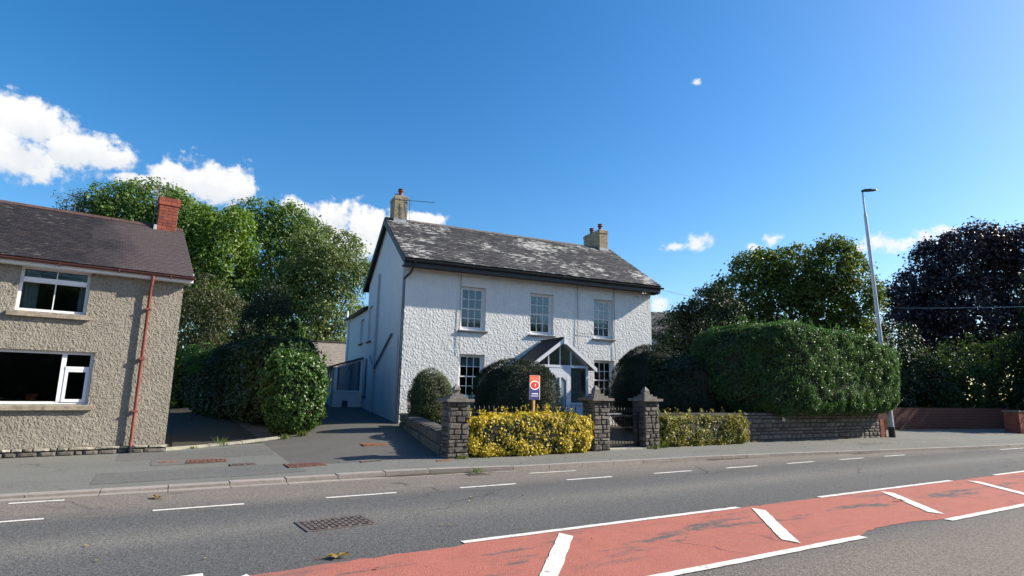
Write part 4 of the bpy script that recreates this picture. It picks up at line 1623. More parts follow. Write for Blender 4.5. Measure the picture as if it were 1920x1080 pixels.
mb.hexa([(apx - .03, -PD - .20, apz - .22), (apx + .03, -PD - .20, apz - .22), (apx + .03, -PD - .166, apz - .22), (apx - .03, -PD - .166, apz - .22)],
        [(apx - .03, -PD - .20, apz + .13), (apx + .03, -PD - .20, apz + .13), (apx + .03, -PD - .166, apz + .16), (apx - .03, -PD - .166, apz + .16)])
mb.build('finial', M['white'], porch)

# lean-to conservatory on the driveway side
mb = MB()
CX, CY, CY1 = -1.22, 6.9, 10.6
mb.box(CX, -.002, CY, CY + .14, -.2, 1.04)
mb.box(CX, CX + .14, CY + .14, CY1, -.2, 1.04)
cons = mb.build('conservatory', M['side_render'], house)
mb = MB()
mb.box(CX - .03, -.005, CY - .035, CY + .145, 1.04, 1.10)
mb.box(CX - .03, CX + .145, CY + .145, CY1, 1.04, 1.10)
mb.box(CX, CX + .13, CY, CY + .07, 1.10, 2.12)
mb.box(-.09, -.005, CY, CY + .07, 1.10, 2.5)
mb.hexa([(CX + .13, CY, 2.08), (-.09, CY, 2.45), (-.09, CY + .07, 2.45), (CX + .13, CY + .07, 2.08)], [(CX + .13, CY, 2.16), (-.09, CY, 2.53), (-.09, CY + .07, 2.53), (CX + .13, CY + .07, 2.16)])
for k in range(5):
    y = CY + .07 + (CY1 - CY - .07) * (k + 1) / 5
    mb.box(CX, CX + .06, y - .05, y, 1.10, 2.05)
mb.box(CX, CX + .07, CY + .07, CY1, 2.05, 2.12)
mb.build('frame', M['greyframe'], cons)
mb = MB()
poly = [(CX + .13, 1.10), (-.09, 1.10), (-.09, 2.45), (CX + .13, 2.08)]
mb.prism(poly, CY + .03, CY + .036, 'y')
mb.build('pane', M['glasslight'], cons)
for k in range(5):
    y0 = CY + .07 + (CY1 - CY - .07) * k / 5
    put('pane', PANE_LIGHT, cons, (CX + .03, y0, 1.10), (.005, (CY1 - CY - .07) / 5 - .05, .95))
mb = MB()
mb.hexa([(CX - .15, CY - .08, 2.10), (-.003, CY - .08, 2.53), (-.003, CY1 + .1, 2.53), (CX - .15, CY1 + .1, 2.10)], [(CX - .15, CY - .08, 2.18), (-.003, CY - .08, 2.61), (-.003, CY1 + .1, 2.61), (CX - .15, CY1 + .1, 2.18)])
mb.build('conservatory_roof', M['bargegrey'], cons)
mb = MB()
vs = []
for k in range(25):
    vs += [(CX + .16 + 1.0 * k / 24, CY + .22 + .03 * math.sin(k * 2.2), 1.05), (CX + .16 + 1.0 * k / 24, CY + .22 + .03 * math.sin(k * 2.2), 2.1 + .3 * k / 24)]
mb.add(vs, [(2 * k, 2 * k + 2, 2 * k + 3, 2 * k + 1) for k in range(24)], True)
mb.build('curtain', M['frosted'], cons)
MB().tube([(CX - .05, CY - .04, 2.05), (CX - .05, CY - .04, -.1)], .035, 8).build('downpipe', M['pipe'], cons)
MB().box(CX + .40, CX + .64, CY - .04, CY - .002, .06, .66).build('vent_cover', M['darksteel'], cons)


# ================================================================== GREY COTTAGE
CROT = R(6.57)
CZ = .27
cot = thing('grey_cottage', 'grey pebbledashed cottage with dark slate roof, red-brown gutter and white upvc windows', 'cottage', (.1175, 16.473, CZ), CROT)
CL, CD, CT, CE, COF, COG, CR = -9.0, 6.0, 3.953, 4.089, .259, .169, 6.0
CSL = (CR - CE) / (CD / 2 + COF)
holes = [(-3.138, -1.882, 2.95, 3.952), (-5.3, -1.609, .944, 2.112), (-7.6, -6.4, 2.95, 3.952)]
mb = MB()
wall_body(mb, CL, 0, .02, CT + .15, holes, .42, face=False)
V, F = relief_wall(mb, -6.2, 0, .02, CT + .15, holes[:2], .014, .0085, 31, 21)
cwall = mb.build('front_wall', M['pebbledash'], cot)
link(bpy.data.objects.new('pebbledash', arr_mesh('pebbledash', V, F, M['pebbledash'], True)), cwall)
MB().box(CL, -6.2, -.012, .0, .02, CT + .15).build('front_wall', M['pebbledash'], cot)
mb = MB()
for x0 in (-.4, CL):
    mb.prism([(.42, -.3), (CD, -.3), (CD, CT + .1), (CD / 2, CE + CSL * (CD / 2 + COF) - .08), (.42, CT + .3)], x0, x0 + .4, 'x')
mb.box(CL + .4, -.4, CD - .35, CD, -.3, CT + .1)
mb.build('gable_wall', M['pebbledash'], cot)
mb = MB()
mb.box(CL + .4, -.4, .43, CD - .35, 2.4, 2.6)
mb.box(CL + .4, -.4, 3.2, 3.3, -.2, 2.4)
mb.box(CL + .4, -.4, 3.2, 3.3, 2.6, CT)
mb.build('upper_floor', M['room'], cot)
# plinth: rough pale rubble under the render
mb = MB()
mb.box(CL, .03, -.02, .3, -.4, .02)
pl = mb.build('plinth', M['darkmortar'], cot)
rubble_face(pl, PALESTONES, (-6.5, -.07), 0, 6.55, -.05, .03, 5, (.08, .1), (.12, .5), .07, .03)
rubble_face(pl, WALLSTONES, (-6.5, -.055), 0, 6.55, -.16, -.05, 6, (.11, .12), (.12, .4), .07, .03)
# roof
mb = MB()
for sgn in (1, -1):
    yy2 = (lambda y: y) if sgn == 1 else (lambda y: CD - y)
    a = [(CL - COG, yy2(-COF), CE), (COG, yy2(-COF), CE), (COG, yy2(CD / 2), CR), (CL - COG, yy2(CD / 2), CR)]
    lo = [(p[0], p[1], p[2] - .08) for p in a]
    mb.hexa(lo if sgn == 1 else lo[::-1], a if sgn == 1 else a[::-1])
croof = mb.build('roof', M['deck'], cot)
ln = math.hypot(CD / 2 + COF, CR - CE)
es = Vector((0, (CD / 2 + COF) / ln, (CR - CE) / ln))
nr = Vector((0, -es.z, es.y))
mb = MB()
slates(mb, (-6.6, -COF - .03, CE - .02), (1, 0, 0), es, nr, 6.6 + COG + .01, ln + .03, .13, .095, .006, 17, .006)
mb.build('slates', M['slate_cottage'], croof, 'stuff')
x = CL - COG
while x < COG - .05:
    w = min(.42, COG - x)
    m_ = MB()
    m_.prism([(CD / 2 - .13, CR - .05), (CD / 2 - .04, CR + .04), (CD / 2 + .04, CR + .04), (CD / 2 + .13, CR - .05), (CD / 2 + .10, CR - .07), (CD / 2, CR), (CD / 2 - .10, CR - .07)], x + .004, x + w - .004, 'x')
    m_.build('ridge_tile', M['ridgered'], croof)
    x += w
mb = MB()
mb.box(CL - COG, COG, -COF + .02, -COF + .045, CT - .03, CE - .075)
mb.box(CL - COG, COG, -COF + .045, -.02, CT - .03, CT - .012)
mb.box(COG - .02, COG + .005, -COF + .045, .3, CT - .03, CT + .2)
mb.build('fascia', M['white'], cot)
mb = MB()
pr = [(-COF - .035 + .055 * math.cos(math.pi + math.pi * k / 8), CE - .045 + .06 * math.sin(math.pi + math.pi * k / 8)) for k in range(9)]
mb.prism(pr, CL - COG, COG + .02, 'x')
for bx in (-5.6, -4.6, -3.55, -2.5, -1.4, -.35):
    mb.box(bx, bx + .03, -COF - .098, -COF + .02, CE - .12, CE - .035)
mb.build('gutter', M['gutterbrown'], cot)
mb = MB()
mb.tube([(-.70, -COF - .03, CE - .10), (-.70, -COF - .03, CE - .2), (-.70, -.1, CT - .3), (-.70, -.1, .0)], .036, 10)
for z in (3.2, 2.0, .8):
    mb.box(-.76, -.64, -.14, .0, z - .02, z + .02)
mb.box(-.745, -.655, -.145, -.055, 1.98, 2.06)
mb.build('downpipe', M['brownpipe'], cot)
MB().tube([(-.70, -.1, .0), (-.70, -.1, -.16)], .045, 8).build('drain_shoe', M['black'], cot)
MB().tube([(-1.86, -.03, CT - .1), (-1.78, -.16, CT + .05), (-1.72, -COF - .04, CE - .1)], .008, 5).build('cable', M['cable'], cot)
# chimney
mb = MB()
mb.box(-.51, -.03, 2.76, 3.24, 5.5, 6.84)
cch = mb.build('chimney', M['mortar'], cot)
brick_ring(cch, BRICK_RED, -.52, -.02, 2.75, 3.25, 5.72, 6.62, .09, .24, .014)
brick_ring(cch, BRICK_RED, -.545, .005, 2.725, 3.275, 6.62, 6.85, .115, .30, .006)
mb = MB()
mb.box(-.56, .01, 2.70, 2.748, 5.64, 5.76)
mb.box(-.60, -.525, 2.70, 3.0, 5.66, 5.98)
mb.box(-.58, .05, 2.62, 2.70, 5.62, 5.655)
mb.build('flashing', M['lead'], cch)
mb = MB()
mb.tube([(-.60, 3.2, 5.9), (-.57, 3.1, 7.25)], .016, 6)
for k in range(6):
    t = k / 5
    c = Vector((-.66 + .28 * t, 3.05 - .1 * t, 7.22 - .05 * t))
    mb.tube([c + Vector((-.06, -.14, .05)), c + Vector((.06, .14, -.05))], .005, 5)
mb.tube([(-.75, 3.1, 7.24), (-.25, 2.9, 7.16)], .008, 5)
mb.tube([(-.5, 3.0, 7.2), (-.22, 2.9, 7.42)], .006, 5)
for k in range(4):
    mb.tube([(-.72, 3.0, 6.92 + .08 * k), (-.45, 3.05, 6.88 + .08 * k)], .005, 5)
mb.build('tv_aerial', M['darkpipe'], cot)


def casement(parent, x0, x1, z0, z1, panes, bars, sill, y=.10):
    """upvc window: outer frame, panes [(x0,x1,z0,z1,own sash?)], glazing bars, stone sill"""
    mb = MB()
    frame_bars(mb, x0 + .004, x1 - .004, z0 + .004, z1 - .004, .06, y, y + .07)
    win = mb.build('window', M['upvc'], parent)
    for a, b, c, d, own in panes:
        if own:
            s = MB()
            frame_bars(s, a, b, c, d, .06, y - .02, y + .05)
            s.build('sash', M['upvc'], win)
            a, b, c, d = a + .06, b - .06, c + .06, d - .06
        put('pane', PANE, win, (a, y + .03, c), (b - a, .005, d - c))
    mb = MB()
    for q in bars:
        mb.box(*q)
    mb.build('glazing_bars', M['upvc'], win)
    s = MB()
    s.hexa([(x0 - .12, -.09, z0 - .12), (x1 + .10, -.09, z0 - .12), (x1 + .10, y, z0 - .11), (x0 - .12, y, z0 - .11)], [(x0 - .12, -.09, z0 - .03), (x1 + .10, -.09, z0 - .03), (x1 + .10, y, z0), (x0 - .12, y, z0)])
    s.build('sill', M['stonesill'], win)
    return win


Y = .10
w1 = casement(cot, -3.138, -1.882, 2.95, 3.952,
              [(-3.078, -2.51, 3.71, 3.89, False), (-2.49, -1.942, 3.71, 3.89, False), (-3.078, -2.51, 3.01, 3.60, False), (-2.49, -1.942, 3.01, 3.60, False)],
              [(-3.078, -1.942, Y - .03, Y + .06, 3.60, 3.71), (-2.51, -2.49, Y + .01, Y + .05, 3.01, 3.60), (-2.51, -2.49, Y + .01, Y + .05, 3.71, 3.89)], True)
w2 = casement(cot, -5.3, -1.609, .944, 2.112,
              [(-4.72, -2.19, 1.004, 2.052, False), (-2.10, -1.665, 1.78, 2.055, False), (-2.10, -1.665, 1.0, 1.72, True), (-5.24, -4.80, 1.0, 2.05, True)],
              [(-2.19, -2.10, Y - .01, Y + .07, 1.004, 2.052), (-4.80, -4.72, Y - .01, Y + .07, 1.004, 2.052), (-2.10, -1.669, Y - .025, Y + .06, 1.72, 1.78)], True)
w3 = casement(cot, -7.6, -6.4, 2.95, 3.952, [(-7.54, -6.46, 3.01, 3.89, False)], [(-7.54, -6.46, Y - .03, Y + .06, 3.60, 3.68)], True)


def curtain(parent, a, b, z0, z1, y, mat):
    vs = []
    n = 16
    for k in range(n + 1):
        x = a + (b - a) * k / n
        yy_ = y + .03 * math.sin(k * 1.7)
        vs += [(x, yy_, z0), (x, yy_, z1)]
    MB().add(vs, [(2 * k, 2 * k + 2, 2 * k + 3, 2 * k + 1) for k in range(n)], True).build('curtain', M[mat], parent)


curtain(w1, -3.08, -2.80, 2.97, 3.9, .30, 'greencurtain')
curtain(w1, -2.06, -1.93, 2.97, 3.9, .30, 'curtain')
MB().box(-5.2, -1.7, .20, .42, .90, .955).build('window_board', M['room'], w2)
p = cot.matrix_basis @ Vector((-2.62, .27, .957))
p = Matrix.Translation(cot.location) @ Matrix.Rotation(CROT, 4, 'Z') @ Vector((-2.62, .29, .957))
pot = thing('plant_pot', 'terracotta plant pot standing on the window board inside the lower cottage window', 'plant pot', p)
MB().lathe([(0, .0), (.075, .0), (.105, .17), (.12, .17), (.12, .21), (.10, .21), (.09, .15), (.0, .15)], 18).build('pot', M['terracotta'], pot)
p = Matrix.Translation(cot.location) @ Matrix.Rotation(CROT, 4, 'Z') @ Vector((-3.72, .29, .957))
pot = thing('seed_tray', 'low red tray on the window board at the left edge of the lower cottage window', 'tray', p)
MB().lathe([(0, 0), (.12, 0), (.14, .05), (.125, .05), (.11, .02), (0, .02)], 16).build('tray', M['terracotta'], pot)


# ================================================================== OUTBUILDING and far roof
ob_ = thing('slate_outbuilding', 'low outbuilding with brown slate roof behind the conservatory', 'outbuilding', (7.35, 37.5, 1.2), R(-8))
mb = MB()
mb.box(0, 5.0, 0, 3.0, -.6, 1.95)
for x0 in (0.0, 4.7):
    mb.prism([(0, 1.95), (3.0, 1.95), (1.5, 3.42)], x0, x0 + .3, 'x')
mb.build('wall', M['side_render'], ob_)
mb = MB()
for sg in (1, -1):
    y2 = (lambda y: y) if sg == 1 else (lambda y: 3.0 - y)
    a = [(-.1, y2(-.2), 1.88), (5.1, y2(-.2), 1.88), (5.1, y2(1.5), 3.55), (-.1, y2(1.5), 3.55)]
    lo = [(q[0], q[1], q[2] - .07) for q in a]
    mb.hexa(lo if sg == 1 else lo[::-1], a if sg == 1 else a[::-1])
orf = mb.build('roof', M['deck'], ob_)
ll = math.hypot(1.7, 1.67)
es = Vector((0, 1.7 / ll, 1.67 / ll))
mb = MB()
slates(mb, (-.12, -.22, 1.86), (1, 0, 0), es, Vector((0, -es.z, es.y)), 5.2, ll, .26, .15, .010, 27)
mb.build('slates', M['slate_shed'], orf, 'stuff')
MB().bar((-.12, 1.5, 3.58), (5.1, 1.5, 3.58), .2, .07).build('ridge_tile', M['ridge'], orf)

fb = thing('neighbouring_house', 'house with pale slate roof just showing beyond the right end of the white house', 'house', (29.2, 29.5, gz(30, 29)), R(-31))
mb = MB()
mb.box(-1, 6, 0, 6, -.5, 4.7)
for x0 in (-1.0, 5.6):
    mb.prism([(0, 4.7), (6, 4.7), (3, 6.6)], x0, x0 + .4, 'x')
mb.build('wall', M['white_render'], fb)
mb = MB()
for sg in (1, -1):
    y2 = (lambda y: y) if sg == 1 else (lambda y: 6.0 - y)
    a = [(-1.2, y2(-.3), 4.6), (6.2, y2(-.3), 4.6), (6.2, y2(3), 6.8), (-1.2, y2(3), 6.8)]
    lo = [(q[0], q[1], q[2] - .1) for q in a]
    mb.hexa(lo if sg == 1 else lo[::-1], a if sg == 1 else a[::-1])
frf = mb.build('roof', M['deck'], fb)
ll = math.hypot(3.3, 2.2)
es = Vector((0, 3.3 / ll, 2.2 / ll))
mb = MB()
slates(mb, (-1.22, -.33, 4.58), (1, 0, 0), es, Vector((0, -es.z, es.y)), 7.44, ll, .3, .18, .010, 28)
mb.build('slates', M['slate_white_house'], frf, 'stuff')


# ================================================================== GATE PILLARS, WALLS, GATE, RAILINGS
def pillar(x, y, w, d, zc, label, seed, group='stone gate pillars'):
    z0 = gz(x, y) - .03
    t = thing('gate_pillar', label, 'gate pillar', (x, y, z0), 0, group)
    h = zc - z0
    mb = MB()
    mb.box(.035, w - .035, .035, d - .035, 0, h)
    core = mb.build('pillar_core', M['darkmortar'], t)
    kw = dict(ch=(.05, .16), ln=(.10, .34), depth=.085, joint=.016)
    rubble_face(t, STONES, (0, -.012), 0, w, 0, h, seed, **kw)
    rubble_face(t, STONES, (-.012, d), -math.pi / 2, d, 0, h, seed + 1, **kw)
    rubble_face(t, STONES, (w + .012, 0), math.pi / 2, d, 0, h, seed + 2, **kw)
    rubble_face(t, STONES, (w, d + .012), math.pi, w, 0, h, seed + 3, **kw)
    cx, cy = w / 2, d / 2
    for k, (hw, z_, th) in enumerate(((.085, 0, .07), (-.03, .072, .055), (-.115, .129, .055), (-.175, .186, .085))):
        a, b = w / 2 + hw, d / 2 + hw
        MB().hexa([(cx - a, cy - b, h + z_), (cx + a, cy - b, h + z_), (cx + a, cy + b, h + z_), (cx - a, cy + b, h + z_)],
                  [(cx - a, cy - b, h + z_ + th), (cx + a, cy - b, h + z_ + th), (cx + a, cy + b, h + z_ + th), (cx - a, cy + b, h + z_ + th)]).build('cap_slab', M['cap'], t)
    mb = MB()
    zt = h + .273
    q = .082
    mb.add([(cx - q, cy - q, zt), (cx + q, cy - q, zt), (cx + q, cy + q, zt), (cx - q, cy + q, zt), (cx - q * .85, cy - q * .85, zt + .05), (cx + q * .85, cy - q * .85, zt + .05), (cx + q * .85, cy + q * .85, zt + .05), (cx - q * .85, cy + q * .85, zt + .05), (cx, cy, zt + .14)],
           [(0, 1, 5, 4), (1, 2, 6, 5), (2, 3, 7, 6), (3, 0, 4, 7), (4, 5, 8), (5, 6, 8), (6, 7, 8), (7, 4, 8)])
    mb.build('cap_finial', M['cap'], t)
    return t


pillar(5.58, 12.24, .52, .40, 1.40, 'stone pillar with stepped slate cap at the driveway corner, left of the golden hedge', 100)
pillar(9.80, 12.32, .55, .50, 1.46, 'stone pillar with stepped cap at the right end of the long golden hedge', 200)
pillar(11.66, 12.38, .55, .50, 1.46, 'stone pillar with stepped cap on the right of the iron gate', 300)

# iron gate
gt = thing('iron_gate', 'dark iron garden gate with spiked bars between two stone pillars', 'gate', (10.38, 12.62, gz(10.4, 12.6)))
GW = 1.25
mb = MB()
mb.box(0, .03, -.015, .015, .04, .98)
mb.box(GW - .03, GW, -.015, .015, .04, .98)
mb.box(.03, GW - .03, -.02, .02, .08, .12)
mb.box(.03, GW - .03, -.02, .02, .55, .58)
mb.box(.03, GW - .03, -.02, .02, .86, .90)
mb.build('gate_frame', M['iron'], gt)
for k in range(11):
    x = .03 + (GW - .06) * (k + .5) / 11
    mb = MB()
    mb.tube([(x, 0, .10), (x, 0, 1.02)], .010, 6)
    mb.lathe([(.008, 0), (.026, .03), (.018, .06), (.0, .12)], 6, (x, 0, 1.0))
    mb.build('gate_bar', M['iron'], gt)
MB().box(.0, .62, -.05, -.022, .925, .945).build('hand_rail', M['steel'], gt)
mb = MB()
mb.box(-.07, GW + .05, -.25, .2, -.05, .03)
st = mb.build('gate_step', M['concrete'], None)
st.location = (10.38, 12.62, gz(10.4, 12.5))
tag(st, 'pale stone threshold on the pavement under the iron gate', 'step')

rl = thing('iron_railing', 'black iron railing with spiked bars standing behind the golden hedge', 'railing', (6.15, 13.0, gz(8, 13)))
mb = MB()
mb.box(0, 3.6, -.012, .012, .93, .96)
mb.box(0, 3.6, -.012, .012, .2, .23)
mb.build('rail', M['iron'], rl)
for k in range(27):
    x = .06 + 3.5 * k / 26
    mb = MB()
    mb.tube([(x, 0, 0), (x, 0, 1.03)], .010, 6)
    mb.lathe([(.008, 0), (.024, .03), (.016, .06), (.0, .12)], 6, (x, 0, 1.0))
    mb.build('railing_bar', M['iron'], rl)

# roadside wall under the big hedge
wl = thing('stone_wall', 'dark rubble stone wall along the pavement under the tall hedge', 'wall', (16.3, 12.74, 0), R(-1.4))
mb = MB()
zz0 = gz(20, 12.6) - .05
mb.box(-3.9, 7.75, .06, .42, zz0 - .1, 1.10)
mb.build('wall_core', M['darkmortar'], wl)
rubble_face(wl, WALLSTONES, (0, 0), 0, 7.75, zz0, 1.12, 400, (.09, .17), (.22, .48), .10, .014)
mb = MB()
mb.box(7.775, 8.12, .0, .40, zz0 - .1, .83)
bp = mb.build('brick_pier', M['mortar'], wl)
brick_ring(bp, BRICK_RED, 7.77, 8.125, -.01, .41, zz0, .86, .085, .34, .012)

sg_ = thing('hydrant_plate', 'small pale hydrant plate lettered H on the dark stone wall', 'sign', (18.27, 12.66, .83), R(-1.4))
MB().box(-.075, .075, -.012, .012, 0, .27).build('plate', M['plate'], sg_)


def text_part(parent, s, size, loc, mat, rot=(math.pi / 2, 0, 0), align='CENTER', name='lettering', ext=.002):
    c = bpy.data.curves.new('lettering', 'FONT')
    c.body = s
    c.size = size
    c.align_x = align
    c.extrude = ext
    o = bpy.data.objects.new('t', c)
    COL.objects.link(o)
    dg = bpy.context.evaluated_depsgraph_get()
    me = bpy.data.meshes.new_from_object(o.evaluated_get(dg))
    bpy.data.objects.remove(o)
    me.materials.clear()
    me.materials.append(M[mat])
    q = bpy.data.objects.new(name, me)
    link(q, parent)
    q.location = loc
    q.rotation_euler = rot
    return q


text_part(sg_, 'H', .20, (0, -.015, .07), 'platetext')

# low wall between driveway and garden
lw = thing('low_stone_wall', 'low rubble stone wall with flat top between driveway and front garden', 'wall', (5.60, 12.80, 0), math.atan2(18.6 - 12.8, 6.72 - 5.6))
LW = math.hypot(18.6 - 12.8, 6.72 - 5.6)
a = gz(5.5, 12.8)
b = gz(6.6, 18.6)
mb = MB()
mb.hexa([(-.05, -.30, a - .2), (LW, -.30, b - .2), (LW, -.07, b - .2), (-.05, -.07, a - .2)], [(-.05, -.30, a + .50), (LW, -.30, b + .36), (LW, -.07, b + .36), (-.05, -.07, a + .50)])
mb.build('wall_core', M['darkmortar'], lw)
rg = random.Random(9)
x = 0
while x < LW:
    w = rg.uniform(.3, .55)
    zb = a + (b - a) * x / LW
    zt = zb + .50 - .14 * x / LW
    put('stone', rg.choice(WALLSTONES), lw, (x + w - .01, -.0, zb - .03), (w - .015, .09, (zt - zb) * .5), math.pi)
    put('stone', rg.choice(WALLSTONES), lw, (x + w * .8, -.0, zb + (zt - zb) * .48), (w - .015, .09, (zt - zb) * .5), math.pi)
    put('coping_stone', rg.choice(WALLSTONES), lw, (x + w, .03, zt - .02), (w - .012, .38, .10), math.pi)
    x += w

# shade-darkened brick wall to the right of the lamp post, and the lit brick pier at its road end
bw = thing('brick_wall', 'red brick garden wall right of the lamp post, shade put into its brick colour', 'wall', (26.6, 14.6, 0), R(-5))
zz = gz(30, 14) - .1
mb = MB()
mb.box(0, 14, 0, .25, zz, 1.25)
mb.build('wall_core', M['mortar'], bw)
mb = MB()
z = zz
k = 0
while z < 1.22:
    x = -.11 if k % 2 else 0
    while x < 14:
        a_, b_ = max(0, x), min(14, x + .215)
        if b_ - a_ > .03:
            mb.box(a_, b_, -.012, .05, z, z + .065)
        x += .225
    z += .075
    k += 1
mb.build('brick_facing', M['redbrick'] if False else pieces('shaded_red_brick', [(0, (.10, .034, .026)), (.5, (.14, .044, .032)), (1, (.085, .030, .025))], src='island', dirt=.5), bw, 'stuff')  # brick tones lowered to put the wall's shade into the colour
bp2 = thing('brick_gate_pier', 'sunlit red brick pier at the right edge beside the shrubs', 'pier', (35.0, 11.9, gz(35, 12)))
MB().box(.012, .588, .012, .588, -.1, 1.0).build('pier_core', M['mortar'], bp2)
brick_ring(bp2, BRICK_RED, 0, .6, 0, .6, 0, .98, .085, .29, .010)
MB().box(-.04, .64, -.04, .64, 1.0, 1.07).build('coping', M['cap'], bp2)


# ================================================================== STREET FURNITURE
lamp = thing('street_lamp', 'tall grey steel lamp post leaning slightly left beside the tall hedge', 'street lamp', (24.78, 12.50, gz(24.8, 12.5) - .02))
lean = Vector((-.042, .0, 1.0))
mb = MB()
P = lambda z: tuple(lean * z)
mb.tube([P(0), P(1.5), P(1.56), P(5), P(9.0)], [.105, .105, .085, .075, .062], 14)
mb.tube([P(9.0), P(9.15), P(10.0)], [.062, .038, .036], 12)
mb.build('pole', M['steel'], lamp)
mb = MB()
mb.tube([P(0), P(.42)], .118, 14)
mb.build('base_sleeve', M['black'], lamp)
mb = MB()
t_ = Vector(P(10.0))
mb.tube([t_, t_ + Vector((.0, .0, .06)), t_ + Vector((.16, -.05, .10))], .03, 8)
mb.build('bracket', M['darksteel'], lamp)
mb = MB()
h0 = t_ + Vector((-.02, .02, .08))
dx = Vector((.80, -.5, .08)).normalized()
dy = Vector((-dx.y, dx.x, 0)).normalized()
sec = [(0, .05, .05), (.1, .10, .07), (.35, .13, .06), (.55, .11, .035), (.62, .06, .02)]
vs = []
for s_, w_, hh in sec:
    c = h0 + dx * s_
    vs += [c - dy * w_ - Vector((0, 0, .012)), c + dy * w_ - Vector((0, 0, .012)), c + dy * w_ * .7 + Vector((0, 0, hh)), c - dy * w_ * .7 + Vector((0, 0, hh))]
fs = [(3, 2, 1, 0), tuple(range(len(vs) - 4, len(vs)))]
for k in range(len(sec) - 1):
    for j in range(4):
        n = (j + 1) % 4
        fs.append((4 * k + j, 4 * k + n, 4 * k + 4 + n, 4 * k + 4 + j))
mb.add(vs, fs)
mb.build('lamp_head', M['darksteel'], lamp)

# estate agent's board: orange-red over navy with a white-ringed oval
sgn = thing('for_sale_sign', 'orange and navy estate agent board on a wooden post behind the golden hedge', 'sign', (8.33, 12.95, gz(8.3, 12.9)), R(14))
MB().box(-.035, .035, .0, .05, 0, 1.42).build('post', M['wood'], sgn)
bz0, bz1, bw_ = 1.28, 1.90, .195
MB().box(-bw_, bw_, -.02, -.004, bz0, bz1).build('board', M['signwhite'], sgn)
MB().box(-bw_ + .004, bw_ - .018, -.024, -.0205, bz0 + .335, bz1 - .004).build('upper_panel', M['signred'], sgn)
MB().box(-bw_ + .004, bw_ - .018, -.024, -.0205, bz0 + .004, bz0 + .3348).build('lower_panel', M['signblue'], sgn)
for nm, rx_, rz_, y_, mt in (('oval_ring', .185, .118, -.027, 'signwhite'), ('oval', .160, .094, -.030, 'signdark')):
    vs = [(-.008 + rx_ * math.cos(2 * math.pi * k / 36), y_, bz0 + .37 + rz_ * math.sin(2 * math.pi * k / 36)) for k in range(36)]
    vs += [(v[0], -.022, v[2]) for v in vs]
    MB().add(vs, [tuple(range(36))] + [(k, k + 36, (k + 1) % 36 + 36, (k + 1) % 36) for k in range(36)]).build(nm, M[mt], sgn)
mb = MB()
mb.hexa([(-.012, -.034, bz0 + .335), (.012, -.034, bz0 + .335), (.012, -.030, bz0 + .335), (-.012, -.030, bz0 + .335)], [(-.004, -.034, bz0 + .405), (.02, -.034, bz0 + .405), (.02, -.030, bz0 + .405), (-.004, -.030, bz0 + .405)])
mb.build('emblem', M['signwhite'], sgn)
text_part(sgn, 'FOR SALE', .075, (-.008, -.0245, bz1 - .105), 'signtext', ext=.001)
mb = MB()
rg = random.Random(4)
x = -.12
while x < .10:
    w = rg.uniform(.012, .022)
    mb.box(x, x + w, -.0265, -.0245, bz0 + .135, bz0 + .165)
    x += w + .008
mb.box(-.15, .13, -.0265, -.0245, bz0 + .085, bz0 + .098)
mb.build('small_print', M['signwhite'], sgn)


# manholes and covers
def cover(name, label, x, y, w, d, rot, mat, studs, pit='castpit', group=None, on_road=False):
    z = .0 if on_road else gz(x, y) + .004
    t = thing(name, label, 'manhole cover', (x, y, z), rot, group)
    mb = MB()
    fr = .045
    frame_bars(mb, -w / 2, w / 2, 0, 0, fr, 0, 0) if False else None
    mb.box(-w / 2, w / 2, -d / 2, -d / 2 + fr, -.03, .012)
    mb.box(-w / 2, w / 2, d / 2 - fr, d / 2, -.03, .012)
    mb.box(-w / 2, -w / 2 + fr, -d / 2 + fr, d / 2 - fr, -.03, .012)
    mb.box(w / 2 - fr, w / 2, -d / 2 + fr, d / 2 - fr, -.03, .012)
    mb.build('cover_frame', M[mat], t)
    mb = MB()
    mb.box(-w / 2 + fr + .006, w / 2 - fr - .006, -d / 2 + fr + .006, d / 2 - fr - .006, -.03, .006)
    pl_ = mb.build('cover_plate', M[pit], t)
    mb = MB()
    nx, ny = studs
    for i in range(nx):
        for j in range(ny):
            cx_ = -w / 2 + fr + .01 + (w - 2 * fr - .02) * (i + .5) / nx
            cy_ = -d / 2 + fr + .01 + (d - 2 * fr - .02) * (j + .5) / ny
            a_ = (w - 2 * fr) / nx * .36
            b_ = (d - 2 * fr) / ny * .30
            s_ = a_ * .45 * (1 if (i + j) % 2 else -1)
            mb.hexa([(cx_ - a_, cy_ - b_ - s_, .006), (cx_ + a_, cy_ - b_ + s_, .006), (cx_ + a_, cy_ + b_ + s_, .006), (cx_ - a_, cy_ + b_ - s_, .006)],
                    [(cx_ - a_, cy_ - b_ - s_, .016), (cx_ + a_, cy_ - b_ + s_, .016), (cx_ + a_, cy_ + b_ + s_, .016), (cx_ - a_, cy_ + b_ - s_, .016)])
    mb.build('tread_pattern', M[mat], t, 'stuff')
    return t


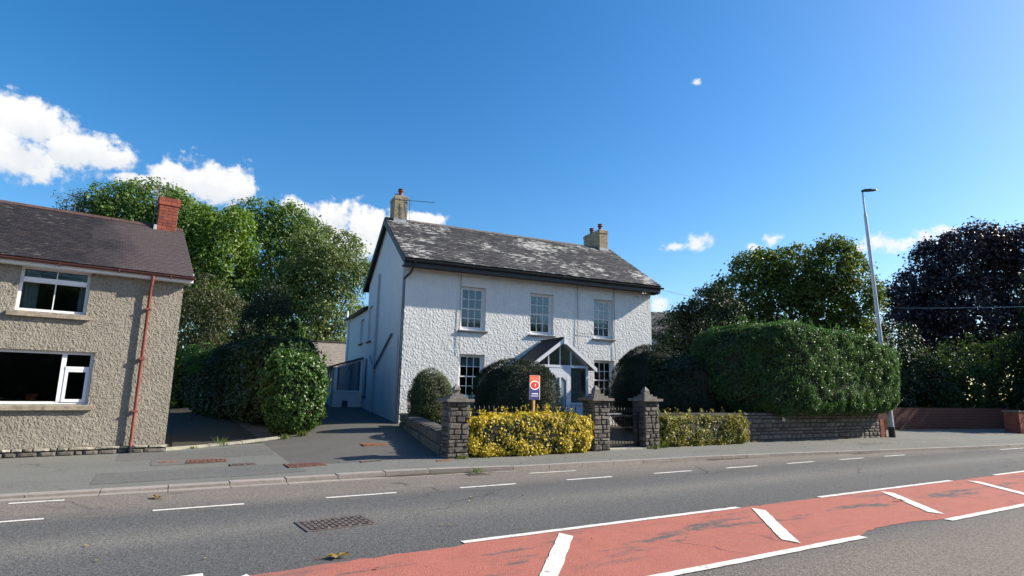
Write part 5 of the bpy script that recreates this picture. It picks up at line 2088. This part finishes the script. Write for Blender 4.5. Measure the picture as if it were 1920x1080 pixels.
cover('manhole_cover', 'large worn iron manhole cover with raised studs in the road', 1.98, 7.55, .86, .60, R(4), 'castiron', (12, 7), on_road=True)
cover('manhole_cover', 'rusty rectangular cover with a light surround on the forecourt in front of the lane', .92, 14.25, .75, .62, R(-4), 'rustiron', (8, 6), 'rustiron')
cover('manhole_cover', 'rusty studded cover near the kerb before the driveway mouth', 2.62, 12.72, .74, .55, R(3), 'rustiron', (9, 6))
cover('manhole_cover', 'orange rusty cover in the sunlit driveway', 4.77, 15.0, .62, .52, R(-4), 'orangeiron', (8, 6), 'orangeiron')
cover('manhole_cover', 'narrow black cover in the pavement just below the shadow on the driveway', 3.95, 12.55, .46, .13, 0, 'castiron', (5, 1))
cover('manhole_cover', 'dark gully cover right of the rusty forecourt cover', 1.52, 13.35, .48, .32, 0, 'castiron', (6, 3))
cover('manhole_cover', 'small brick-red cover on the forecourt below the end of the cottage', .2, 14.4, .30, .15, 0, 'orangeiron', (3, 1), 'orangeiron')
cover('manhole_cover', 'small rusty plate in the pavement at the foot of the driveway pillar', 5.40, 12.06, .30, .12, 0, 'orangeiron', (3, 1), 'orangeiron')
t = thing('road_gully', 'iron road gully by the kerb with yellow weeds growing round it', 'drain', (5.55, 10.72, 0.0))
mb = MB()
for k in range(9):
    mb.box(-.2 + .045 * k, -.175 + .045 * k, -.1, .1, -.02, .012)
mb.box(-.23, .23, -.13, -.1, -.02, .014)
mb.box(-.23, .23, .1, .13, -.02, .014)
mb.build('grating', M['castiron'], t)


# overhead wires
def wire(label, a, b, sag, r):
    pts = []
    for k in range(13):
        t = k / 12
        p = Vector(a).lerp(Vector(b), t)
        p.z -= sag * 4 * t * (1 - t)
        pts.append(p)
    tag(MB().tube(pts, r, 6).build('overhead_wire', M['steel'] if r > .009 else M['cable'], None), label, 'wire')


wire('pale overhead wire crossing in front of the dark purple beech', (34.0, 16.2, 6.55), (27.8, -3.0, 4.6), .25, .012)
wire('thin black wire running from the eaves of the white house to the dark evergreens', (17.7, 18.0, 6.2), (24.0, 20.0, 6.6), .1, .008)


# ================================================================== HEDGES AND SHRUBS
def on(x, y, dz=-.05):
    return (x, y, gz(x, y) + dz)


make_hedge('golden_hedge', 'long bright golden variegated hedge along the pavement between two pillars', 'hedge', on(7.92, 12.55), (1.86, .44, .50), 5.0, 'leaf_gold', 11, 2300, .064, .07, 1.6, .11, 0, 'golden hedges', asp=.62, gap=.45, tufts=90, spread=.55)
make_hedge('golden_hedge', 'shorter dull golden-green hedge right of the iron gate', 'hedge', on(14.3, 12.85), (2.05, .42, .46), 4.6, 'leaf_goldgreen', 12, 1700, .072, .08, 1.2, .10, 0, 'golden hedges', asp=.62, gap=.45, tufts=60, spread=.55)


def dome(P):
    return P


make_hedge('clipped_yew', 'wide dark clipped yew dome beside the porch behind the golden hedge', 'bush', on(8.95, 15.0, -.3), (1.40, 1.15, 1.34), 2.05, 'leaf_yew', 13, 1500, .055, .09, 1.1, .06, R(-30), 'clipped yews', asp=.28, spread=.8)
make_hedge('clipped_yew', 'dark yew rising in a cone at the right end of the white house', 'bush', on(15.6, 16.2, -.3), (1.9, 1.5, 1.75), 2.0, 'leaf_yew', 14, 1300, .055, .10, .9, .07, R(-30), 'clipped yews', asp=.28, spread=.8, taper=.25)
make_hedge('egg_topiary', 'egg-shaped olive green topiary bush at the corner of the white house', 'bush', on(7.2, 17.3, -.1), (.68, .62, 1.02), 2.2, 'leaf_topiary', 15, 2200, .045, .05, 1.6, .05, 0, None, asp=.5)


def big_shape(P):
    # crest sags towards the right, foot tucked back under the bulging face
    P = P.copy()
    z = P[:, 2] / 1.5
    P[:, 2] -= np.clip((P[:, 0] + 1.0) / 5.5, 0, 1) * .30 * (z > 0) * np.abs(z)
    P[:, 1] -= .10 * np.clip(-z - .3, 0, 1)
    P[:, 1] += np.clip((-P[:, 0] - 1.2) / 3.3, 0, 1) ** 2 * 1.3
    return P


make_hedge('tall_hedge', 'tall glossy green hedge bulging over the roadside stone wall', 'hedge', (20.75, 12.98, 1.0), (4.55, 1.05, 1.62), 4.2, 'leaf_hedge', 16, 1500, .088, .15, .75, .12, R(-1.5), None, asp=.45, tufts=330, shape=big_shape, spread=.7)
make_hedge('laurel_hedge', 'dark shaded hedge set back between the yew and the tall glossy hedge', 'hedge', on(16.6, 14.7, -.1), (2.4, .8, 1.4), 3.0, 'leaf_dark', 17, 500, .10, .16, .8, .12, R(-4), None, asp=.45)


def ivy_shape(P):
    P = P.copy()
    # nearer end leans down to the left
    P[:, 2] -= np.clip((-P[:, 0] - .2) / 1.4, 0, 1) * .35 * (P[:, 2] > 0)
    return P


make_hedge('driveway_hedge', 'big leafy ivy-covered hedge between the lane and the driveway', 'hedge', on(2.55, 26.6), (1.05, 7.4, 1.5), 4.0, 'leaf_hedgedark', 18, 700, .10, .16, .8, .13, R(9.5), None, asp=.7, tufts=160, shape=ivy_shape)
make_hedge('driveway_shrub', 'rounded bright green ivy mound at the front end of the driveway hedge', 'hedge', on(3.36, 18.7), (.90, .95, 1.25), 2.6, 'leaf_ivy', 19, 1000, .095, .12, 1.0, .12, 0, None, asp=.7, tufts=80)

# trees behind the cottage and the lane
LEFT = 'trees behind the cottage and driveway'
make_tree('ash_tree', 'slender grey-green tree at the far left of the tree line', 'tree', (-7.9, 58.2), [(-8.11, 58.1, 16.43, 1.28), (-8.74, 58.47, 16.88, 0.77), (-7.07, 57.49, 15.76, 1.28), (-7.52, 57.76, 14.4, 1.6), (-7.5, 57.8, 11.8, 1.8)], 'leaf_grey', 31, 150, .6, 32, .22, .2, 5, LEFT, asp=.4, inner=.2)
make_tree('sycamore', 'big dark green sycamore behind the cottage chimney', 'tree', (-2.5, 57.5), [(-5.03, 58.61, 16.66, 2.57), (-2.67, 57.23, 16.94, 2.44), (-0.83, 56.15, 16.5, 1.86), (-3.59, 57.77, 14.54, 3.1), (-0.24, 55.8, 14.6, 2.66), (-6.33, 59.38, 15.91, 2.0), (-1.61, 56.61, 12.2, 3.0), (-5.5, 58.5, 12.2, 2.6)], 'leaf_mid', 32, 520, .75, 60, .27, .4, 8, LEFT)
make_tree('maple_tree', 'bright green maple right of the cottage roof', 'tree', (2.0, 47.6), [(1.34, 47.92, 13.01, 2.13), (2.7, 47.12, 11.39, 2.13), (1.15, 48.03, 9.73, 2.13), (3.2, 46.82, 13.46, 1.63), (2.32, 47.34, 7.8, 2.3), (0.26, 48.55, 11.75, 1.94), (3.56, 46.61, 9.38, 1.94), (.6, 48.2, 7.2, 2.0)], 'leaf_bright', 33, 460, .65, 62, .24, .3, 8, LEFT)
make_tree('lime_tree', 'tall lime tree with ragged top in the middle of the tree line', 'tree', (6.8, 50.6), [(5.94, 51.01, 14.45, 2.52), (7.44, 50.14, 15.18, 1.95), (4.67, 51.76, 15.82, 1.65), (6.93, 50.43, 11.71, 3.04), (8.87, 49.29, 14.04, 1.95), (5.79, 51.1, 16.32, 0.96), (9.1, 49.1, 11.4, 2.2), (6.5, 50.5, 8.6, 3.0)], 'leaf_mid', 34, 430, .7, 52, .25, .35, 8, LEFT)
make_tree('alder_tree', 'olive green tree beside the gable of the white house', 'tree', (10.0, 45.2), [(9.32, 45.55, 11.55, 2.64), (11.19, 44.45, 10.31, 1.95), (8.75, 45.89, 9.42, 2.44), (10.72, 44.73, 12.22, 1.63), (11.96, 44.0, 10.53, 1.14), (10.27, 44.99, 7.78, 2.44), (8.15, 46.23, 7.74, 2.44), (10.3, 45, 5.0, 2.4), (8, 46, 4.8, 2.4)], 'leaf_olive', 35, 560, .62, 58, .21, .3, 9, LEFT)
make_tree('hazel_bush', 'brownish green bush behind the lane hedge beside the end of the cottage', 'bush', (1.5, 37.3), [(1.42, 37.43, 6.74, 1.37), (0.56, 37.94, 6.1, 1.16), (2.47, 36.82, 5.52, 1.5), (1.18, 37.58, 4.6, 1.6), (2.3, 36.6, 3.6, 1.6)], 'leaf_brown', 36, 200, .5, 48, .15, .12, 6, LEFT)
make_tree('gable_shadow_cone', 'dark cone of leaves close behind the driveway hedge, shaped as the shadow of the gable', 'tree', (3.35, 25.3), [(3.35, 25.3, 5.75, .42), (3.35, 25.3, 5.1, .72), (3.35, 25.3, 4.35, 1.02), (3.35, 25.3, 3.55, 1.3), (3.35, 25.3, 2.7, 1.55), (3.35, 25.3, 1.9, 1.75), (4.1, 25.0, 2.4, 1.2), (2.4, 25.6, 2.2, 1.2)], 'leaf_dark', 37, 420, .32, 80, .10, .14, 3, LEFT, inner=.2, asp=.4)  # dark leaves in a cone imitate the gable's shadow on the trees
make_tree('undergrowth_thicket', 'tangled green thicket under the trees at the end of the lane', 'thicket', (3.5, 40.5), [(1.0, 41.5, 3.4, 2.0), (3.6, 40.5, 4.2, 2.2), (5.8, 39.6, 4.2, 2.0), (-1.2, 42.8, 3.4, 2.2), (7.2, 43.0, 4.0, 2.2), (4.5, 40, 2.4, 2.2)], 'leaf_mid', 38, 360, .6, 55, .2, .12, 5, LEFT, inner=.35)
# bright ash sapling: arching fronds of paired leaflets
rng = np.random.default_rng(40)
sp = thing('ash_sapling', 'bright yellow-green ash sapling with feathery fronds at the lane side', 'sapling', (1.0, 27.0, gz(1, 27)))
P_, N_ = [], []
mb = MB()
mb.tube([(0, 0, 0), (.05, 0, 1.4), (.02, 0, 2.9)], [.03, .025, .012], 6)
for k in range(46):
    az = rng.uniform(0, 2 * math.pi)
    z0 = rng.uniform(1.9, 3.1)
    ln_ = rng.uniform(.45, .85)
    d = np.array([math.cos(az), math.sin(az), 0])
    pts = []
    for j in range(9):
        s_ = j / 8
        pts.append(np.array([.03, 0, z0]) + d * ln_ * s_ + np.array([0, 0, .35 * s_ - .45 * s_ * s_]))
    mb.tube([tuple(q) for q in pts[::4]], .006, 4)
    side = np.array([-d[1], d[0], 0])
    for q in pts[2:]:
        for sg in (-1, 1):
            for rr_ in (.04, .09):
                P_.append(q + side * sg * rr_)
                N_.append((0, 0, 1))
mb.build('stem', M['bark'], sp)
leaf_object('fronds', np.array(P_), np.array(N_, float), .11, rng, M['leaf_fern'], sp, asp=.4, spread=.35)

# right-hand side
RIGHT = 'trees and shrubs right of the white house'
make_tree('evergreen_tree', 'dark evergreen tree beyond the right end of the white house', 'tree', (23.8, 21.2), [(23.4, 21.05, 5.2, 1.25), (22.65, 21.49, 4.6, 1.33), (24.37, 20.48, 5.86, 1.39), (24.56, 20.37, 4.46, 1.66), (23.08, 21.24, 3.33, 1.66), (24.2, 20.6, 2.6, 1.8)], 'leaf_dark', 51, 330, .45, 62, .15, .18, 6, RIGHT, inner=.3)
make_tree('field_maple', 'spreading green maple with yellowing leaves above the tall hedge', 'tree', (31.2, 20.2), [(29.06, 21.21, 8.68, 1.46), (30.68, 20.25, 8.87, 1.52), (32.88, 18.97, 9.39, 1.45), (33.81, 18.42, 7.51, 1.35), (32.35, 19.28, 7.7, 1.52), (29.78, 20.79, 7.12, 1.52), (28.05, 21.8, 7.24, 1.46), (33.92, 18.35, 8.93, 0.98), (31.12, 20.0, 7.3, 1.4), (27.2, 22.2, 6.2, 1.3), (29.0, 21.3, 5.6, 1.2), (30.8, 20.2, 5.7, 1.1), (33.6, 18.5, 5.9, 1.2), (32.2, 19.4, 5.8, .9)], 'leaf_maple', 52, 560, .5, 62, .19, .22, 9, RIGHT, inner=.2)
make_tree('copper_beech', 'large dark purple copper beech at the right edge', 'tree', (51.0, 19.0), [(47.78, 20.65, 9.01, 2.52), (48.7, 20.11, 11.45, 1.94), (50.88, 18.83, 12.51, 2.02), (53.28, 17.43, 12.35, 2.13), (55.24, 16.27, 11.57, 3.1), (46.27, 21.54, 7.39, 1.63), (49.69, 19.53, 7.85, 3.49), (53.03, 17.57, 7.52, 3.49), (51.74, 18.33, 13.97, 0.85), (45.9, 21.75, 8.97, 0.97), (57.5, 15, 9, 3.5), (48, 20.5, 5.2, 2.4), (52, 18, 5, 3)], 'leaf_purple', 53, 1050, .8, 60, .25, .4, 10, RIGHT, inner=.25)
make_tree('roadside_shrub', 'broad green shrub spilling over the brick wall below the beech', 'shrub', (40.8, 15.8), [(38.21, 16.99, 2.86, 1.73), (40.43, 15.69, 3.72, 1.73), (42.57, 14.44, 3.6, 1.73), (41.33, 15.16, 2.0, 1.88), (39.12, 16.46, 1.35, 1.57), (43.82, 13.7, 2.65, 1.88), (37.4, 15.4, 1.6, 1.2), (44.5, 13.2, 3.6, 1.6)], 'leaf_shrub', 54, 380, .5, 62, .17, .12, 6, RIGHT, inner=.3, floor=-.9)
make_tree('roadside_shrub', 'dark shaded shrub between the lamp post and the beech', 'shrub', (33.5, 17.6), [(32.0, 18.2, 2.4, 1.6), (34.6, 17.4, 3.2, 1.7), (36.6, 16.8, 2.6, 1.5), (34.0, 17.2, 1.4, 1.5), (38.5, 19.5, 4.2, 2.4), (36, 20, 4.2, 2.2)], 'leaf_dark', 55, 330, .5, 60, .17, .12, 6, RIGHT, inner=.3, floor=-.9)


make_tree('shading_holly', 'added holly tree, mostly out of view past the brick pier, shading the brick wall', 'tree', (42.0, 12.2), [(41.8, 12.0, 2.4, 2.0), (42.5, 11.8, 4.6, 2.2), (42.2, 11.4, 6.6, 2.0), (43.5, 11.8, 8.2, 1.8), (44.5, 11.2, 5.6, 2.2), (42.5, 10.9, 7.8, 1.9), (40.2, 12.7, 1.3, 1.2)], 'leaf_dark', 56, 560, .6, 60, .2, .2, 6, RIGHT, inner=.3, floor=-.9)  # added tree, mostly unseen, placed to throw shade on the brick wall
tl = make_hedge('roadside_trees', 'wood on the opposite side of the road', 'wood', (12, -22, -.2), (62, 3.5, 5.0), 3.0, 'leaf_mid', 57, 9, .7, 1.6, .12, .5, 0, None, asp=.6)
tl['kind'] = 'stuff'
make_hedge('garden_hedge', 'dark garden hedge behind the shrubs and the shaded brick wall', 'hedge', on(37.5, 21.6), (9.5, 1.0, 1.9), 3.0, 'leaf_dark', 59, 240, .17, .3, .6, .2, R(-18), None)
make_hedge('lane_end_hedge', 'dark hedge closing the far end of the lane', 'hedge', on(-.6, 41.0), (3.6, 1.2, 1.7), 3.0, 'leaf_mid', 58, 260, .17, .3, .6, .2, R(10), None)


# ================================================================== SMALL GROWTH AND LITTER
def tuft(label, x, y, n, h, seed, name='weed_tuft', z=None, mat='grass'):
    rg = np.random.default_rng(seed)
    vs, fs = [], []
    for k in range(n):
        az = rg.uniform(0, 2 * math.pi)
        r = rg.uniform(0, .12)
        b_ = np.array([r * math.cos(az) * 1.6, r * math.sin(az), 0])
        hh = h * rg.uniform(.4, 1.1)
        ln_ = np.array([rg.normal(0, .35), rg.normal(0, .35), 1.0])
        w = rg.uniform(.004, .010)
        s_ = np.array([-math.sin(az), math.cos(az), 0]) * w
        o_ = len(vs)
        m_ = b_ + ln_ * hh * .5
        e_ = b_ + ln_ * hh + np.array([ln_[0], ln_[1], -.2]) * hh * .35
        vs += [b_ - s_, b_ + s_, m_ + s_ * .8, m_ - s_ * .8, e_]
        fs += [(o_, o_ + 1, o_ + 2, o_ + 3), (o_ + 3, o_ + 2, o_ + 4)]
    t_ = MB().add(vs, fs).build(name, M[mat], None)
    t_.location = (x, y, gz(x, y) if z is None else z)
    return tag(t_, label, 'weed', 'weeds along the pavement edge')


tuft('tall yellowing grass tuft at the mouth of the lane', 1.42, 17.15, 45, .26, 61)
tuft('yellow weed growing round the road gully', 5.6, 10.85, 60, .10, 62, z=.03)
tuft('green weeds at the foot of the driveway pillar', 5.95, 12.18, 70, .12, 63)
tuft('green weeds at the foot of the right gate pillar', 11.95, 12.30, 70, .16, 64)
tuft('leafy weeds in the corner between right gate pillar and short golden hedge', 12.4, 12.42, 60, .30, 65)
tuft('weeds along the foot of the driveway mound', 3.5, 17.75, 130, .20, 66)
tuft('ragged weeds at the front foot of the driveway hedge', 3.0, 17.45, 110, .16, 67)
tuft('small weeds on the threshold of the lane by the cottage', .75, 16.85, 50, .09, 68)

rng = np.random.default_rng(71)
# litter of small leaves along the kerb and scattered over road and pavement
pts = []
for k in range(260):
    x = rng.uniform(5, 24)
    pts.append((x, kerb_y(x) - abs(rng.normal(0, .12)) - .03, .008))
for k in range(120):
    x = rng.uniform(-4, 22)
    y = rng.uniform(4, 10.8)
    pts.append((x, y, .016))
for k in range(160):
    x = rng.uniform(6, 25)
    y = rng.uniform(10.98, 12.3) if x < 12 else rng.uniform(float(kerb_y(x)) + .3, 12.4)
    pts.append((x, y, gz(x, y) + .010))
P_ = np.array(pts)
V, F = leaf_quads(P_, np.tile([0, 0, 1.0], (len(P_), 1)), .045, rng, .6, .18, .1, .6)
V[:, 2] = np.maximum(V[:, 2], .014)
o = link(bpy.data.objects.new('fallen_leaves', arr_mesh('fallen_leaves', V, F, M['leaf_fallen'])), None, 'stuff')
o['label'] = 'small dry leaves scattered along the kerb and over the road'


def big_leaf(label, x, y, size, seed, z=.004):
    rg = np.random.default_rng(seed)
    mb = MB()
    n = 14
    vs = [(0, 0, .02)]
    for k in range(n):
        a_ = 2 * math.pi * k / n
        r_ = size * (.5 + .18 * math.cos(5 * a_) + rg.uniform(-.05, .05))
        vs.append((r_ * math.cos(a_) * 1.3, r_ * math.sin(a_) * .8, .012 + .02 * abs(math.sin(a_ * 2.5)) + .25 * size * abs(math.cos(a_)) * .3))
    mb.add(vs, [(0, k + 1, (k + 1) % n + 1) for k in range(n)])
    mb.tube([(size * .5, 0, .014), (size * 1.05, size * .1, .012), (size * 1.4, size * .05, .006)], .004, 4)
    t_ = mb.build('fallen_leaf', M['leaf_fallen'], None)
    t_.location = (x, y, z)
    t_.rotation_euler = (0, 0, seed)
    return tag(t_, label, 'leaf', 'large fallen leaves on the road')


big_leaf('curled yellow leaf lying on the edge of the red strip', 1.62, 6.02, .16, 3)
big_leaf('yellow leaf lying on the road in front of the cottage forecourt', .05, 10.35, .16, 5)
big_leaf('dry brown leaf lying on the brownish lane at the lower right', 4.75, 3.4, .10, 8)
big_leaf('small brown leaf on the red strip near the right hatch bar', 10.3, 5.2, .09, 12)
